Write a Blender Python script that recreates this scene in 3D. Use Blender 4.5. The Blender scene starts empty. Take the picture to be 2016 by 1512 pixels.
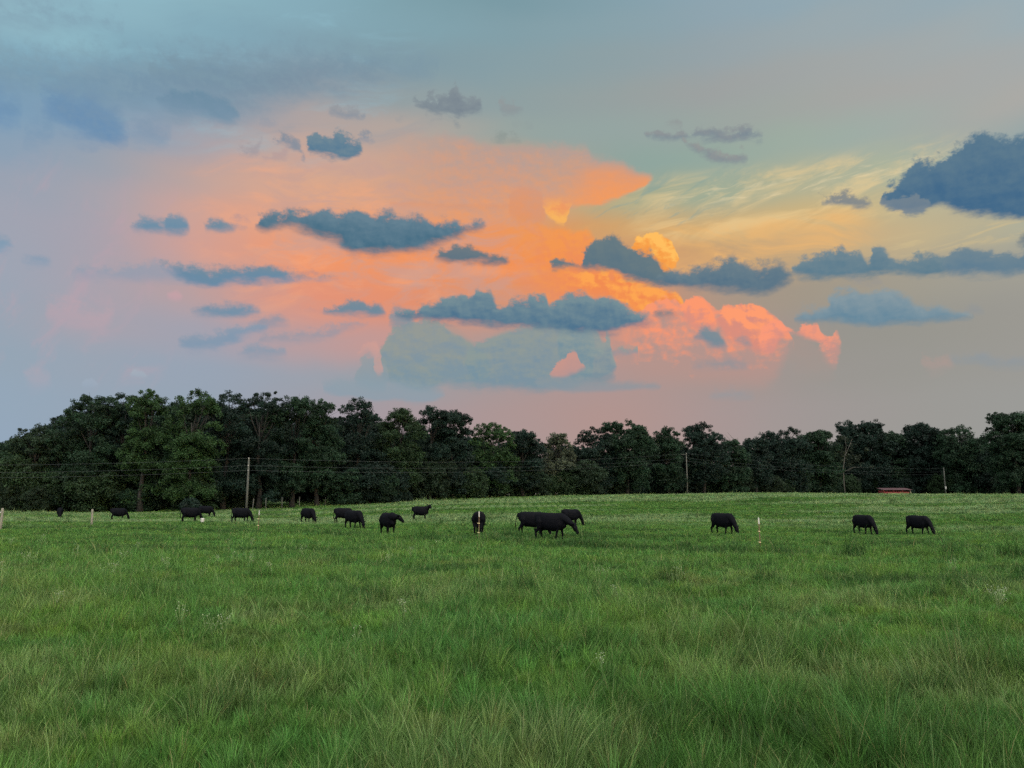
import bpy, bmesh, math, random
import numpy as np
from mathutils import Vector, Matrix, Euler

R = math.radians
# ---------------------------------------------------------------- camera, exposure
FPX, CX, CY = 1523.0, 1008.0, 756.0       # focal length and centre of the 2016 x 1512 frame
HORIZON_ROW = 985.0
EYE = 1.75
PITCH = math.atan((HORIZON_ROW - CY) / FPX)
scene = bpy.context.scene
cam_data = bpy.data.cameras.new('camera')
cam_data.sensor_width = 36.0
cam_data.lens = 36.0 * FPX / 2016.0
cam_data.clip_start = 0.1
cam_data.clip_end = 20000.0
cam = bpy.data.objects.new('camera', cam_data)
scene.collection.objects.link(cam)
cam.location = (0, 0, EYE)
cam.rotation_euler = (math.pi / 2 + PITCH, 0, 0)
scene.camera = cam
scene.view_settings.view_transform = 'Standard'
scene.view_settings.look = 'None'
scene.view_settings.exposure = 0.0
scene.view_settings.gamma = 1.0
scene.view_settings.use_curve_mapping = False
scene.cycles.use_denoising = False
scene.cycles.max_bounces = 6
scene.cycles.diffuse_bounces = 3
scene.cycles.transmission_bounces = 4
scene.cycles.caustics_reflective = False
scene.cycles.caustics_refractive = False


def direction(px, py):
    """world direction of a point of the photograph"""
    xc = (np.asarray(px, float) - CX) / FPX
    yc = -(np.asarray(py, float) - CY) / FPX
    x = xc
    y = math.cos(PITCH) - yc * math.sin(PITCH)
    z = math.sin(PITCH) + yc * math.cos(PITCH)
    return x, y, z


def az_el(px, py):
    """azimuth and elevation on the dome, in units of 1/1523 radian"""
    x, y, z = direction(px, py)
    return np.arctan2(x, y) * FPX, np.arctan2(z, np.hypot(x, y)) * FPX


def inverse(u, v):
    az, el = np.asarray(u) / FPX, np.asarray(v) / FPX
    x, y, z = np.sin(az) * np.cos(el), np.cos(az) * np.cos(el), np.sin(el)
    f = y * math.cos(PITCH) + z * math.sin(PITCH)
    up = -y * math.sin(PITCH) + z * math.cos(PITCH)
    return CX + FPX * x / f, CY - FPX * up / f


def lin(c):
    c = np.asarray(c, float) / 255.0
    return np.where(c <= 0.04045, c / 12.92, ((c + 0.055) / 1.055) ** 2.4)


# ---------------------------------------------------------------- the sky
SUN_EL, SUN_ROT = R(50), R(140)
world = bpy.data.worlds.new('World')
scene.world = world
world.use_nodes = True
WT = world.node_tree
WT.nodes.clear()
world.cycles.sampling_method = 'NONE'


def nd(kind, **kw):
    n = WT.nodes.new(kind)
    for k, v in kw.items():
        setattr(n, k, v)
    return n


class S:
    """a scalar socket with arithmetic"""
    def __init__(self, s): self.s = s
    def _op(self, op, *a):
        n = nd('ShaderNodeMath', operation=op)
        for i, q in enumerate(a):
            if isinstance(q, S): WT.links.new(q.s, n.inputs[i])
            else: n.inputs[i].default_value = float(q)
        return S(n.outputs[0])
    def __add__(self, o): return self._op('ADD', self, o)
    def __radd__(self, o): return self._op('ADD', self, o)
    def __sub__(self, o): return self._op('SUBTRACT', self, o)
    def __rsub__(self, o): return self._op('SUBTRACT', o, self)
    def __mul__(self, o): return self._op('MULTIPLY', self, o)
    def __rmul__(self, o): return self._op('MULTIPLY', self, o)
    def __truediv__(self, o): return self._op('DIVIDE', self, o)
    def madd(self, a, b): return self._op('MULTIPLY_ADD', self, a, b)
    def gt(self, o): return self._op('GREATER_THAN', self, o)


def mrange(x, a, b, c=0.0, d=1.0, smooth=True):
    n = nd('ShaderNodeMapRange')
    n.interpolation_type = 'SMOOTHSTEP' if smooth else 'LINEAR'
    for i, q in enumerate((x, a, b, c, d)):
        if isinstance(q, S): WT.links.new(q.s, n.inputs[i])
        else: n.inputs[i].default_value = float(q)
    return S(n.outputs[0])


def vec(x, y):
    n = nd('ShaderNodeCombineXYZ')
    for i, q in enumerate((x, y)):
        if isinstance(q, S): WT.links.new(q.s, n.inputs[i])
        else: n.inputs[i].default_value = float(q)
    return n.outputs[0]


def noise(x, y, detail=4, rough=0.55, dist=0.0, ox=0.0, oy=0.0):
    n = nd('ShaderNodeTexNoise', noise_dimensions='2D')
    WT.links.new(vec(x + ox, y + oy), n.inputs['Vector'])
    n.inputs['Scale'].default_value = 1.0
    n.inputs['Detail'].default_value = detail
    n.inputs['Roughness'].default_value = rough
    n.inputs['Distortion'].default_value = dist
    return S(n.outputs[0]).madd(2.0, -1.0)


def mix(a, b, f):
    n = nd('ShaderNodeMix', data_type='RGBA')
    n.clamp_factor = True
    if isinstance(f, S): WT.links.new(f.s, n.inputs[0])
    else: n.inputs[0].default_value = float(f)
    for q, i in ((a, 6), (b, 7)):
        if hasattr(q, 'is_output'): WT.links.new(q, n.inputs[i])
        else: n.inputs[i].default_value = (*[float(t) for t in q], 1.0)
    return n.outputs[2]


def curve(t, pts):
    n = nd('ShaderNodeFloatCurve')
    WT.links.new(t.s, n.inputs[1])
    c = n.mapping.curves[0]
    pts = sorted(pts)
    while len(c.points) < len(pts): c.points.new(0.5, 0.5)
    for p, (a, b) in zip(c.points, pts):
        p.location = (a, b); p.handle_type = 'AUTO_CLAMPED'
    n.mapping.update()
    return S(n.outputs[0])


tc = nd('ShaderNodeTexCoord')
sep = nd('ShaderNodeSeparateXYZ')
WT.links.new(tc.outputs['Generated'], sep.inputs[0])
DX, DY, DZ = (S(sep.outputs[i]) for i in range(3))
U0 = DX._op('ARCTAN2', DX, DY) * FPX
V0 = DZ._op('ARCSINE', DZ) * FPX
# gentle curls so that nothing follows a ruled line
W1 = noise(U0 / 210.0, V0 / 130.0, 3, 0.55)
W2 = noise(U0 / 210.0, V0 / 130.0, 3, 0.55, ox=31.7, oy=12.3)
N1 = noise(U0 / 30.0, V0 / 22.0, 6, 0.66, ox=7.1) * 2.0      # ragged cloud edges
N2 = noise(U0 / 60.0, V0 / 24.0, 5, 0.6, ox=3.3, oy=51.0) * 1.8    # broad tone inside a cloud

def voronoi(x, y, s):
    n = nd('ShaderNodeTexVoronoi', voronoi_dimensions='2D', feature='SMOOTH_F1')
    WT.links.new(vec(x / s, y / s), n.inputs['Vector'])
    n.inputs['Scale'].default_value = 1.0
    n.inputs['Smoothness'].default_value = 0.35
    return S(n.outputs['Distance'])


# rounded heads of the lit cumulus
def heads(du, dv):
    pu = W1.madd(14.0, N2.madd(5.0, U0 + du)); pv = W2.madd(10.0, N2.madd(4.0, V0 + dv))
    big = voronoi(pu, pv, 42.0); small = voronoi(pu + 7.0, pv, 17.0)
    rough = noise(pu / 16.0, pv / 13.0, 5, 0.6, ox=4.4)
    return big * 1.1 + small * 0.35 - rough * 0.28


_h0 = heads(0, 0)
PF = _h0 * 1.3 - 0.95                              # hollows between the heads
EM = (heads(5.0, 5.0) - _h0) * 2.6                 # the side of each head that faces the sun
RN = (N1 - noise((U0 + 5.0) / 30.0, (V0 + 6.0) / 22.0, 6, 0.66, ox=7.1) * 2.0) * 0.9   # relief in the dark clouds

SKY_X = [0, 200, 400, 600, 800, 1000, 1200, 1400, 1600, 1800, 2016]
SKY = [
 (0,   [(136,168,184),(143,182,196),(140,178,190),(135,174,188),(126,160,170),(122,154,164),(132,160,170),(140,165,178),(146,168,178),(150,168,176),(150,172,182)]),
 (60,  [(148,188,200),(146,186,198),(130,168,184),(134,168,182),(130,164,175),(130,159,168),(137,162,170),(146,164,172),(155,168,172),(160,170,172),(160,172,175)]),
 (120, [(130,170,188),(126,164,182),(124,158,175),(127,156,170),(130,155,165),(135,159,166),(142,160,164),(152,162,165),(160,166,166),(164,168,167),(165,170,170)]),
 (200, [(124,158,184),(126,155,180),(130,157,176),(158,158,164),(148,160,162),(142,160,162),(150,161,160),(160,161,158),(163,165,162),(168,168,164),(172,170,165)]),
 (265, [(135,160,182),(140,161,180),(160,161,172),(186,166,158),(184,166,156),(150,164,160),(148,165,162),(152,168,162),(156,172,164),(160,174,167),(150,165,168)]),
 (330, [(150,162,178),(154,162,174),(184,164,160),(214,170,146),(204,164,144),(190,160,135),(140,164,158),(146,168,156),(166,176,156),(172,180,156),(150,165,165)]),
 (400, [(160,164,178),(164,163,174),(206,164,150),(226,168,134),(218,162,130),(226,158,112),(180,172,132),(160,172,148),(198,180,132),(188,178,144),(170,176,160)]),
 (460, [(158,164,178),(166,162,174),(218,160,142),(242,158,112),(238,154,102),(238,150,92),(204,158,106),(226,178,112),(212,176,124),(196,178,140),(178,172,146)]),
 (520, [(156,165,180),(166,162,174),(200,160,152),(240,150,106),(240,150,100),(240,144,84),(236,142,82),(180,150,122),(180,160,132),(166,160,144),(160,158,148)]),
 (600, [(152,165,180),(176,161,168),(172,160,166),(224,148,124),(228,144,110),(205,150,124),(214,144,112),(168,150,136),(150,147,139),(152,150,142),(155,153,146)]),
 (680, [(148,165,180),(158,163,176),(155,163,180),(176,158,162),(200,152,144),(170,152,148),(194,148,136),(186,148,138),(152,149,143),(151,150,143),(155,153,147)]),
 (750, [(148,167,184),(150,165,180),(150,164,180),(152,161,173),(156,157,162),(168,151,150),(176,149,145),(166,149,145),(155,150,146),(154,152,147),(155,154,150)]),
 (820, [(148,167,186),(150,165,181),(150,163,178),(160,158,168),(168,152,155),(172,150,148),(178,148,142),(168,150,148),(160,152,150),(156,154,150),(155,156,153)]),
 (1000,[(146,166,190),(150,165,183),(152,162,176),(160,158,166),(166,154,156),(168,152,150),(172,150,146),(166,152,149),(158,153,150),(155,155,151),(154,156,154)]),
]
_rows = np.array([r for r, _ in SKY], float)
_tab = np.array([[lin(c) for c in row] for _, row in SKY])


def sky_colour(px, py):
    px = min(max(px, 0), 2016); py = min(max(py, 0), 1000)
    j = min(max(np.searchsorted(_rows, py) - 1, 0), len(_rows) - 2)
    i = min(max(np.searchsorted(SKY_X, px) - 1, 0), len(SKY_X) - 2)
    fy = (py - _rows[j]) / (_rows[j + 1] - _rows[j]); fx = (px - SKY_X[i]) / (SKY_X[i + 1] - SKY_X[i])
    return ((_tab[j, i] * (1 - fx) + _tab[j, i + 1] * fx) * (1 - fy) + (_tab[j + 1, i] * (1 - fx) + _tab[j + 1, i + 1] * fx) * fy)


UMIN, UMAX, NU = -1000.0, 1000.0, 25
levels = [az_el(1008, y)[1] for y in (0, 60, 120, 200, 265, 330, 400, 460, 520, 600, 680, 750, 820, 975)]
Uw = W1.madd(26.0, U0)
Vw = W2.madd(20.0, V0)
tt = mrange(Uw, UMIN, UMAX, smooth=False)
base = None
for k, v in enumerate(levels):
    rp = nd('ShaderNodeValToRGB')
    WT.links.new(tt.s, rp.inputs[0])
    cr = rp.color_ramp
    cr.interpolation = 'B_SPLINE'
    while len(cr.elements) < NU: cr.elements.new(0.5)
    for i in range(NU):
        u = UMIN + (UMAX - UMIN) * i / (NU - 1)
        px, py = inverse(u, v)
        cr.elements[i].position = i / (NU - 1)
        cr.elements[i].color = (*sky_colour(px, py), 1)
    base = rp.outputs[0] if base is None else mix(base, rp.outputs[0], mrange(Vw, levels[k - 1], v, smooth=True))

# ---- clouds: an upper and a lower outline over azimuth, roughened by noise
CLOUDS = []


def cloud(top, bot, ctop, cbot, st=4, sb=7, amp=7, op=1.0, tone=0.10, puff=0.0, fl=0, fr=0, kb=0.0, sc=0.0):
    CLOUDS.append(dict(top=top, bot=bot, ctop=ctop, cbot=cbot, st=st, sb=sb, amp=amp, op=op, tone=tone, puff=puff, fl=fl, fr=fr, kb=kb, sc=sc))


def group(ins, body):
    """build a small node group: quick to edit and shared by the tiles that need it"""
    global WT
    outer = WT
    g = bpy.data.node_groups.new('cloud', 'ShaderNodeTree')
    for n in ins: g.interface.new_socket(n, in_out='INPUT', socket_type='NodeSocketColor' if n == 'under' else 'NodeSocketFloat')
    g.interface.new_socket('colour', in_out='OUTPUT', socket_type='NodeSocketColor')
    WT = g
    gi = nd('NodeGroupInput'); go = nd('NodeGroupOutput')
    res = body({n: (gi.outputs[i] if n == 'under' else S(gi.outputs[i])) for i, n in enumerate(ins)})
    WT.links.new(res, go.inputs[0])
    WT = outer
    return g


def use(g, *socks):
    n = nd('ShaderNodeGroup')
    n.node_tree = g
    for i, q in enumerate(socks): WT.links.new(q.s if isinstance(q, S) else q, n.inputs[i])
    return n.outputs[0]


def cloud_group(c):
    def body(q):
        under, U, V, n1, n2 = q['under'], q['U'], q['V'], q['n1'], q['n2']
        pf = q.get('pf')
        tp = [az_el(*p) for p in c['top']]; bp = [az_el(*p) for p in c['bot']]
        m = 10.0
        gap = c['amp'] * 1.5 + c['st'] + 10
        def ends(ps, sgn):
            (a, b), (e, f) = ps[0], ps[-1]
            return [(a - m, b + sgn * gap)] + list(ps) + [(e + m, f + sgn * gap)]
        tp, bp = ends(tp, -1), ends(bp, 1)
        u0, u1 = min(tp[0][0], bp[0][0]), max(tp[-1][0], bp[-1][0])
        vs = [p[1] for p in tp + bp]
        v0, v1 = min(vs) - 5, max(vs) + 5
        t = mrange(U, u0, u1, smooth=False)
        f = lambda ps: curve(t, [((a - u0) / (u1 - u0), (b - v0) / (v1 - v0)) for a, b in ps]).madd(v1 - v0, v0)
        T, B = f(tp), f(bp)
        dt = n1.madd(c['amp'], T - V)
        if pf is not None: dt = pf.madd(-c['puff'] * 9.0 - c['sc'], dt)
        db = n2.madd(c['amp'] * 0.7, V - B)
        a = mrange(dt, -c['st'] * 0.6, c['st'] * 1.4) * mrange(db, -c['sb'], c['sb'])
        k = mrange(V, B, T, smooth=False)
        k = n2.madd(c['tone'] * 1.6, n1.madd(c['tone'] * 0.8, k))
        k = q['rn'].madd(c['tone'] * 0.9, k)
        if c['sc']: k = q['em'].madd(c['sc'] * 0.022, k)
        if c['puff']: k = q['em']._op('MULTIPLY', q['em'], mrange(k, -0.1, 0.9)).madd(c['puff'] * 1.3, pf.madd(-c['puff'] * 0.4, k))
        if c['kb']: k = k.madd(1 + c['kb'], -c['kb'])
        col = mix(lin(c['cbot']), lin(c['ctop']), k)
        if c['fl']: a = a * mrange(U, u0 + m, u0 + m + c['fl'])
        if c['fr']: a = a * mrange(U, u1 - m, u1 - m - c['fr'])
        if c['op'] != 1.0: a = a * c['op']
        return mix(under, col, a)
    return group(('under', 'U', 'V', 'n1', 'n2', 'rn') + (('pf', 'em') if c['puff'] or c['sc'] else ()), body)


def paint(c, under):
    if 'g' not in c: c['g'] = cloud_group(c)
    return use(c['g'], under, Uc, Vc, N1, N2, RN, *((PF, EM) if c['puff'] or c['sc'] else ()))


def bounds(c):
    ps = [az_el(*p) for p in c['top'] + c['bot']]
    e = 26
    return (min(p[0] for p in ps) - e, max(p[0] for p in ps) + e, min(p[1] for p in ps) - e, max(p[1] for p in ps) + e)


Uc = N1.madd(4.0, W1.madd(7.0, U0))
Vc = W2.madd(5.0, V0)
def streaks(*a): CLOUDS.append(dict(cirrus=a))
# thin high cloud catching the last light
streaks(1180, 1960, 225, 500, 13, 150, 34, (236, 206, 150), 0.62, 3.0, -0.25, 0.7)
streaks(1250, 2000, 260, 420, 9, 60, 9, (242, 220, 176), 0.35, 9.0, -0.05, 0.5)
streaks(1120, 1500, 300, 470, 24, 120, 26, (132, 160, 154), 0.6, 14.0, 0.05, 0.4)
streaks(1230, 1760, 380, 560, -10, 220, 60, (240, 184, 114), 0.7, 5.0, -0.4, 0.7)
streaks(1700, 2120, 400, 520, 6, 110, 14, (206, 186, 142), 0.6, 21.0, -0.05, 0.4)
streaks(300, 1100, 300, 640, 8, 150, 46, (250, 172, 128), 0.4, 25.0, -0.1, 0.6)
streaks(400, 1150, 270, 620, 4, 110, 40, (194, 160, 152), 0.6, 40.0, -0.25, 0.6)
streaks(-100, 420, 330, 800, 60, 120, 60, (190, 162, 172), 0.45, 33.0, 0.0, 0.6)
streaks(-100, 900, -40, 240, 10, 260, 60, (146, 190, 204), 0.45, 53.0, 0.0, 0.6)
streaks(200, 900, 40, 260, 14, 240, 60, (124, 150, 168), 0.35, 63.0, 0.0, 0.6)
# anvil of the thunderhead, its lit edge to the right
cloud([(700, 262), (800, 258), (900, 265), (960, 282), (1040, 285), (1150, 284), (1170, 304), (1215, 312), (1245, 328), (1284, 346)],
      [(700, 400), (800, 440), (900, 440), (1000, 430), (1060, 425), (1110, 412), (1130, 404), (1170, 402), (1235, 382), (1284, 350)],
      (186, 158, 148), (236, 156, 104), st=12, sb=6, amp=8, op=0.82, tone=0.2, fl=260, kb=-0.25)
cloud([(1090, 330), (1150, 322), (1210, 320), (1250, 334), (1282, 347)], [(1090, 408), (1130, 402), (1170, 400), (1235, 381), (1282, 350)],
      (226, 154, 112), (248, 154, 88), st=16, sb=4, amp=8, op=0.75, tone=0.16, fl=90)
cloud([(1010, 375), (1035, 368), (1062, 374), (1070, 392), (1072, 410)], [(1010, 430), (1035, 440), (1060, 440), (1072, 430), (1074, 420)],
      (214, 152, 122), (226, 146, 100), st=5, sb=14, amp=6, op=0.6)
cloud([(1070, 398), (1080, 388), (1096, 384), (1110, 388), (1124, 394)], [(1070, 408), (1078, 424), (1088, 434), (1098, 442), (1108, 444), (1114, 432), (1124, 404)],
      (244, 154, 92), (254, 184, 92), st=18, sb=6, amp=8, tone=0.35, op=0.8)
cloud([(1120, 452), (1150, 440), (1200, 436), (1250, 445), (1300, 470), (1400, 480)], [(1120, 500), (1160, 500), (1200, 500), (1250, 500), (1300, 520), (1400, 525)],
      (214, 168, 112), (196, 156, 118), st=22, sb=18, amp=10, op=0.6)
# broad orange body
cloud([(940, 480), (980, 452), (1040, 440), (1110, 450), (1160, 455), (1180, 490), (1240, 530), (1285, 556), (1310, 566), (1335, 580), (1344, 600)],
      [(940, 580), (980, 600), (1040, 610), (1110, 600), (1160, 590), (1200, 600), (1240, 625), (1285, 640), (1310, 640), (1335, 628), (1344, 612)],
      (247, 152, 78), (238, 142, 92), st=12, sb=20, amp=10, op=0.85, tone=0.3, puff=0.4, fl=200)
cloud([(1095, 540), (1130, 532), (1180, 538), (1230, 548), (1270, 560), (1300, 568), (1325, 576), (1343, 596)],
      [(1095, 560), (1130, 568), (1180, 580), (1230, 600), (1270, 618), (1300, 616), (1325, 618), (1343, 606)],
      (255, 168, 82), (242, 140, 80), st=4, sb=9, amp=9, op=0.85, tone=0.3, puff=0.9, fl=60)
# bright yellow tower behind the dark cloud
cloud([(1240, 490), (1250, 472), (1268, 468), (1278, 461), (1300, 460), (1316, 470), (1326, 486), (1334, 505)],
      [(1240, 496), (1255, 505), (1275, 520), (1295, 535), (1312, 534), (1322, 528), (1330, 520), (1334, 512)],
      (255, 190, 96), (246, 156, 72), st=3, sb=4, amp=6, tone=0.3, puff=0.8)
# pink towers falling away to the right
cloud([(1180, 650), (1250, 625), (1290, 590), (1320, 585), (1345, 600), (1352, 588), (1375, 586), (1398, 598), (1412, 606), (1425, 600), (1445, 602), (1462, 597), (1492, 596), (1512, 610), (1530, 625), (1545, 645), (1556, 662)],
      [(1180, 740), (1250, 745), (1300, 748), (1345, 750), (1400, 752), (1450, 755), (1490, 756), (1515, 750), (1530, 735), (1545, 705), (1556, 680)],
      (248, 152, 116), (180, 148, 140), st=3, sb=26, amp=7, op=0.93, tone=0.12, puff=0.35, fl=120, kb=0.35)
cloud([(1345, 602), (1356, 590), (1376, 588), (1392, 600), (1402, 620)], [(1345, 625), (1360, 640), (1376, 650), (1392, 648), (1402, 640)],
      (255, 154, 110), (226, 144, 124), st=3, sb=12, amp=6, op=0.75, tone=0.2, puff=0.8, kb=0.3)
cloud([(1412, 618), (1424, 604), (1440, 608), (1452, 600), (1475, 596), (1498, 600), (1512, 614), (1528, 628), (1540, 645)],
      [(1412, 640), (1424, 660), (1440, 672), (1460, 680), (1480, 690), (1500, 694), (1512, 690), (1528, 680), (1540, 655)],
      (255, 158, 112), (220, 142, 124), st=3, sb=14, amp=7, op=0.85, tone=0.2, puff=0.9, kb=0.3)
cloud([(1500, 650), (1515, 632), (1530, 626), (1545, 642), (1556, 650), (1568, 652), (1580, 643), (1592, 638), (1604, 638), (1612, 650), (1622, 664), (1634, 670), (1644, 676)],
      [(1500, 690), (1515, 700), (1524, 690), (1540, 660), (1556, 655), (1568, 656), (1580, 660), (1592, 664), (1604, 670), (1614, 676), (1624, 682), (1634, 692), (1644, 690)],
      (250, 154, 122), (216, 146, 132), st=4, sb=7, amp=8, op=0.85, tone=0.3, puff=0.7, sc=4)
cloud([(1616, 674), (1628, 672), (1638, 662), (1644, 656), (1650, 662)], [(1616, 690), (1628, 708), (1638, 716), (1644, 716), (1650, 700)],
      (250, 156, 124), (196, 148, 138), st=6, sb=14, amp=11, op=0.75, tone=0.4, sc=6, kb=0.2)
cloud([(1556, 664), (1590, 668), (1620, 690), (1640, 720)], [(1556, 730), (1590, 745), (1620, 745), (1640, 735)],
      (168, 148, 140), (160, 150, 144), st=8, sb=20, amp=8, op=0.6)
# faint rosy patches
cloud([(98, 590), (130, 585), (160, 598), (190, 606), (222, 604)], [(98, 630), (130, 640), (160, 645), (190, 655), (222, 630)],
      (200, 164, 170), (190, 162, 172), st=18, sb=22, amp=16, op=0.4)
cloud([(50, 728), (75, 722), (98, 735)], [(50, 745), (75, 765), (98, 750)], (182, 166, 176), (170, 166, 180), st=16, sb=18, amp=10, op=0.4)
cloud([(1820, 706), (1850, 700), (1880, 712)], [(1820, 720), (1850, 732), (1880, 722)], (178, 152, 144), (170, 152, 146), st=12, sb=14, amp=12, op=0.6)
cloud([(330, 575), (345, 570), (360, 580)], [(330, 582), (345, 590), (360, 586)], (206, 162, 168), (196, 160, 168), st=6, sb=6, amp=4, op=0.6)
cloud([(258, 738), (275, 730), (290, 740)], [(258, 742), (275, 744), (290, 743)], (164, 178, 190), (156, 172, 186), st=3, sb=5, amp=4, op=0.6)
cloud([(165, 752), (182, 746), (195, 756)], [(165, 758), (182, 760), (195, 758)], (160, 174, 190), (154, 170, 188), st=3, sb=5, amp=4, op=0.5)
# grey bank under the main dark cloud
gb = dict(st=9, sb=12, amp=11, tone=0.3)
cloud([(740, 700), (752, 676), (768, 652), (790, 634), (830, 628), (880, 634), (910, 652), (935, 676), (960, 700)],
      [(740, 735), (765, 752), (800, 766), (840, 768), (880, 756), (910, 762), (940, 764), (960, 750)], (142, 154, 150), (124, 148, 160), op=0.92, **gb)
cloud([(925, 690), (950, 668), (985, 652), (1030, 640), (1080, 634), (1130, 640), (1160, 650)],
      [(925, 740), (960, 762), (1000, 764), (1040, 768), (1080, 766), (1130, 760), (1160, 740)], (140, 154, 152), (120, 146, 160), op=0.92, **gb)
cloud([(1100, 650), (1130, 640), (1165, 640), (1190, 652), (1190, 670), (1204, 690), (1212, 712)],
      [(1100, 700), (1120, 742), (1150, 752), (1180, 752), (1198, 746), (1204, 742), (1210, 736)], (142, 156, 154), (118, 144, 156), op=0.9, **gb)
cloud([(700, 730), (716, 706), (730, 696), (748, 716), (760, 720)], [(700, 752), (720, 762), (740, 768), (760, 762)], (146, 156, 160), (134, 154, 166), op=0.8, st=6, sb=12, amp=8)
cloud([(640, 748), (700, 740), (760, 744), (830, 752), (870, 766)], [(640, 772), (700, 785), (780, 790), (840, 790), (870, 780)], (140, 158, 168), (136, 158, 172), op=0.7, st=14, sb=6, amp=8)
cloud([(880, 636), (940, 638), (1000, 642), (1010, 645)], [(880, 648), (905, 662), (930, 672), (960, 664), (1010, 648)],
      (198, 150, 134), (182, 152, 144), st=6, sb=6, amp=4, op=0.8)
cloud([(1084, 728), (1096, 712), (1110, 702), (1122, 688), (1132, 690), (1138, 708), (1148, 717)],
      [(1084, 738), (1096, 742), (1108, 742), (1122, 736), (1132, 732), (1140, 726), (1148, 722)], (206, 150, 136), (190, 148, 142), st=3, sb=8, amp=7, op=0.9)
cloud([(708, 690), (724, 676), (738, 672), (746, 684), (752, 712)], [(708, 700), (724, 690), (734, 704), (744, 738), (752, 736)],
      (208, 158, 148), (192, 158, 154), st=6, sb=8, amp=9, op=0.7)
cloud([(1060, 742), (1130, 740), (1200, 746), (1300, 756)], [(1060, 762), (1130, 772), (1200, 768), (1300, 764)], (140, 150, 156), (134, 150, 160), st=8, sb=6, amp=5, op=0.7)
# grey-blue veil across the upper left
cloud([(-80, 70), (80, 96), (260, 92), (420, 84), (600, 86), (760, 96), (860, 108)], [(-80, 170), (80, 176), (260, 205), (420, 225), (540, 205), (660, 165), (860, 128)],
      (126, 152, 168), (116, 142, 162), st=34, sb=36, amp=26, op=0.6, tone=0.45)
cloud([(300, 110), (450, 118), (620, 112), (760, 116)], [(300, 150), (450, 178), (620, 160), (760, 128)], (120, 146, 162), (116, 140, 158), st=26, sb=30, amp=24, op=0.5, tone=0.4)
cloud([(-80, 20), (40, 4), (150, 14), (240, 40)], [(-80, 60), (40, 50), (150, 52), (240, 54)], (126, 152, 170), (128, 158, 176), st=22, sb=22, amp=22, op=0.5, tone=0.4)
# soft blue banks, upper left
sb_ = dict(st=26, sb=24, amp=22, tone=0.2)
cloud([(-60, 175), (0, 180), (40, 205)], [(-60, 240), (0, 240), (40, 225)], (112, 146, 176), (106, 144, 180), op=0.8, **sb_)
cloud([(85, 172), (150, 162), (205, 185), (250, 240)], [(85, 195), (125, 240), (185, 274), (250, 272)], (116, 146, 172), (98, 138, 176), op=0.8, **sb_)
cloud([(50, 245), (75, 235), (105, 250)], [(50, 262), (75, 270), (105, 262)], (116, 148, 176), (110, 145, 176), op=0.6, **sb_)
cloud([(250, 240), (290, 228), (335, 245)], [(250, 262), (290, 278), (335, 268)], (126, 150, 172), (120, 148, 174), op=0.6, **sb_)
cloud([(312, 190), (345, 180), (400, 182), (445, 196), (470, 220)], [(312, 202), (345, 216), (400, 228), (445, 238), (470, 232)], (108, 140, 162), (118, 146, 168), st=8, sb=14, amp=9, op=0.85, tone=0.2)
# small grey scraps high up
g = dict(st=8, sb=9, amp=15, tone=0.3)
cloud([(604, 284), (612, 268), (626, 261), (648, 263), (664, 258), (684, 266), (702, 272), (714, 288)],
      [(604, 290), (612, 300), (640, 306), (664, 308), (684, 312), (702, 304), (714, 292)], (112, 136, 150), (90, 124, 148), **g)
cloud([(708, 266), (722, 258), (738, 268)], [(708, 272), (722, 277), (738, 273)], (140, 146, 156), (134, 144, 158), op=0.85, **g)
cloud([(538, 276), (558, 263), (576, 272), (590, 286), (600, 304)], [(538, 282), (558, 286), (576, 292), (590, 299), (600, 312)], (136, 144, 156), (120, 138, 156), op=0.9, **g)
cloud([(472, 292), (500, 280), (515, 276)], [(472, 300), (500, 304), (515, 286)], (164, 154, 158), (156, 152, 160), op=0.7, **g)
cloud([(514, 308), (545, 302), (566, 296)], [(514, 314), (545, 314), (566, 304)], (176, 152, 154), (170, 150, 154), op=0.5, **g)
cloud([(512, 238), (530, 232), (548, 242)], [(512, 244), (530, 249), (548, 246)], (146, 154, 166), (142, 152, 166), op=0.6, **g)
cloud([(650, 216), (680, 208), (718, 216)], [(650, 222), (680, 233), (718, 226)], (148, 152, 158), (132, 144, 158), op=0.8, **g)
cloud([(816, 198), (845, 190), (868, 184), (882, 172), (893, 163), (906, 178), (922, 192), (934, 186), (950, 210)],
      [(816, 202), (845, 212), (868, 222), (890, 228), (900, 234), (914, 224), (930, 220), (950, 214)], (134, 146, 152), (122, 134, 144), st=8, sb=10, amp=20, tone=0.3)
cloud([(842, 232), (855, 226), (872, 230)], [(842, 236), (855, 238), (872, 235)], (148, 152, 154), (148, 152, 154), op=0.6, **g)
cloud([(782, 228), (792, 224), (803, 230)], [(782, 232), (792, 235), (803, 233)], (150, 154, 158), (150, 154, 158), op=0.5, **g)
cloud([(982, 208), (1005, 198), (1030, 208)], [(982, 214), (1005, 224), (1030, 218)], (146, 152, 154), (138, 148, 152), op=0.8, **g)
cloud([(966, 270), (990, 264), (1024, 272)], [(966, 274), (990, 279), (1024, 276)], (140, 150, 146), (140, 150, 146), op=0.7, **g)
cloud([(1010, 240), (1030, 238), (1050, 246)], [(1010, 245), (1030, 248), (1050, 250)], (144, 156, 156), (144, 156, 156), op=0.5, **g)
cloud([(1306, 240), (1322, 235), (1342, 242)], [(1306, 246), (1322, 250), (1342, 248)], (146, 152, 152), (146, 152, 152), op=0.8, **g)
cloud([(1276, 262), (1305, 258), (1345, 258), (1375, 250), (1405, 247), (1432, 254), (1462, 246), (1486, 252), (1500, 264)],
      [(1276, 268), (1305, 270), (1345, 271), (1375, 274), (1405, 275), (1432, 277), (1462, 276), (1486, 276), (1500, 270)], (142, 148, 150), (124, 138, 148), **g)
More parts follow.
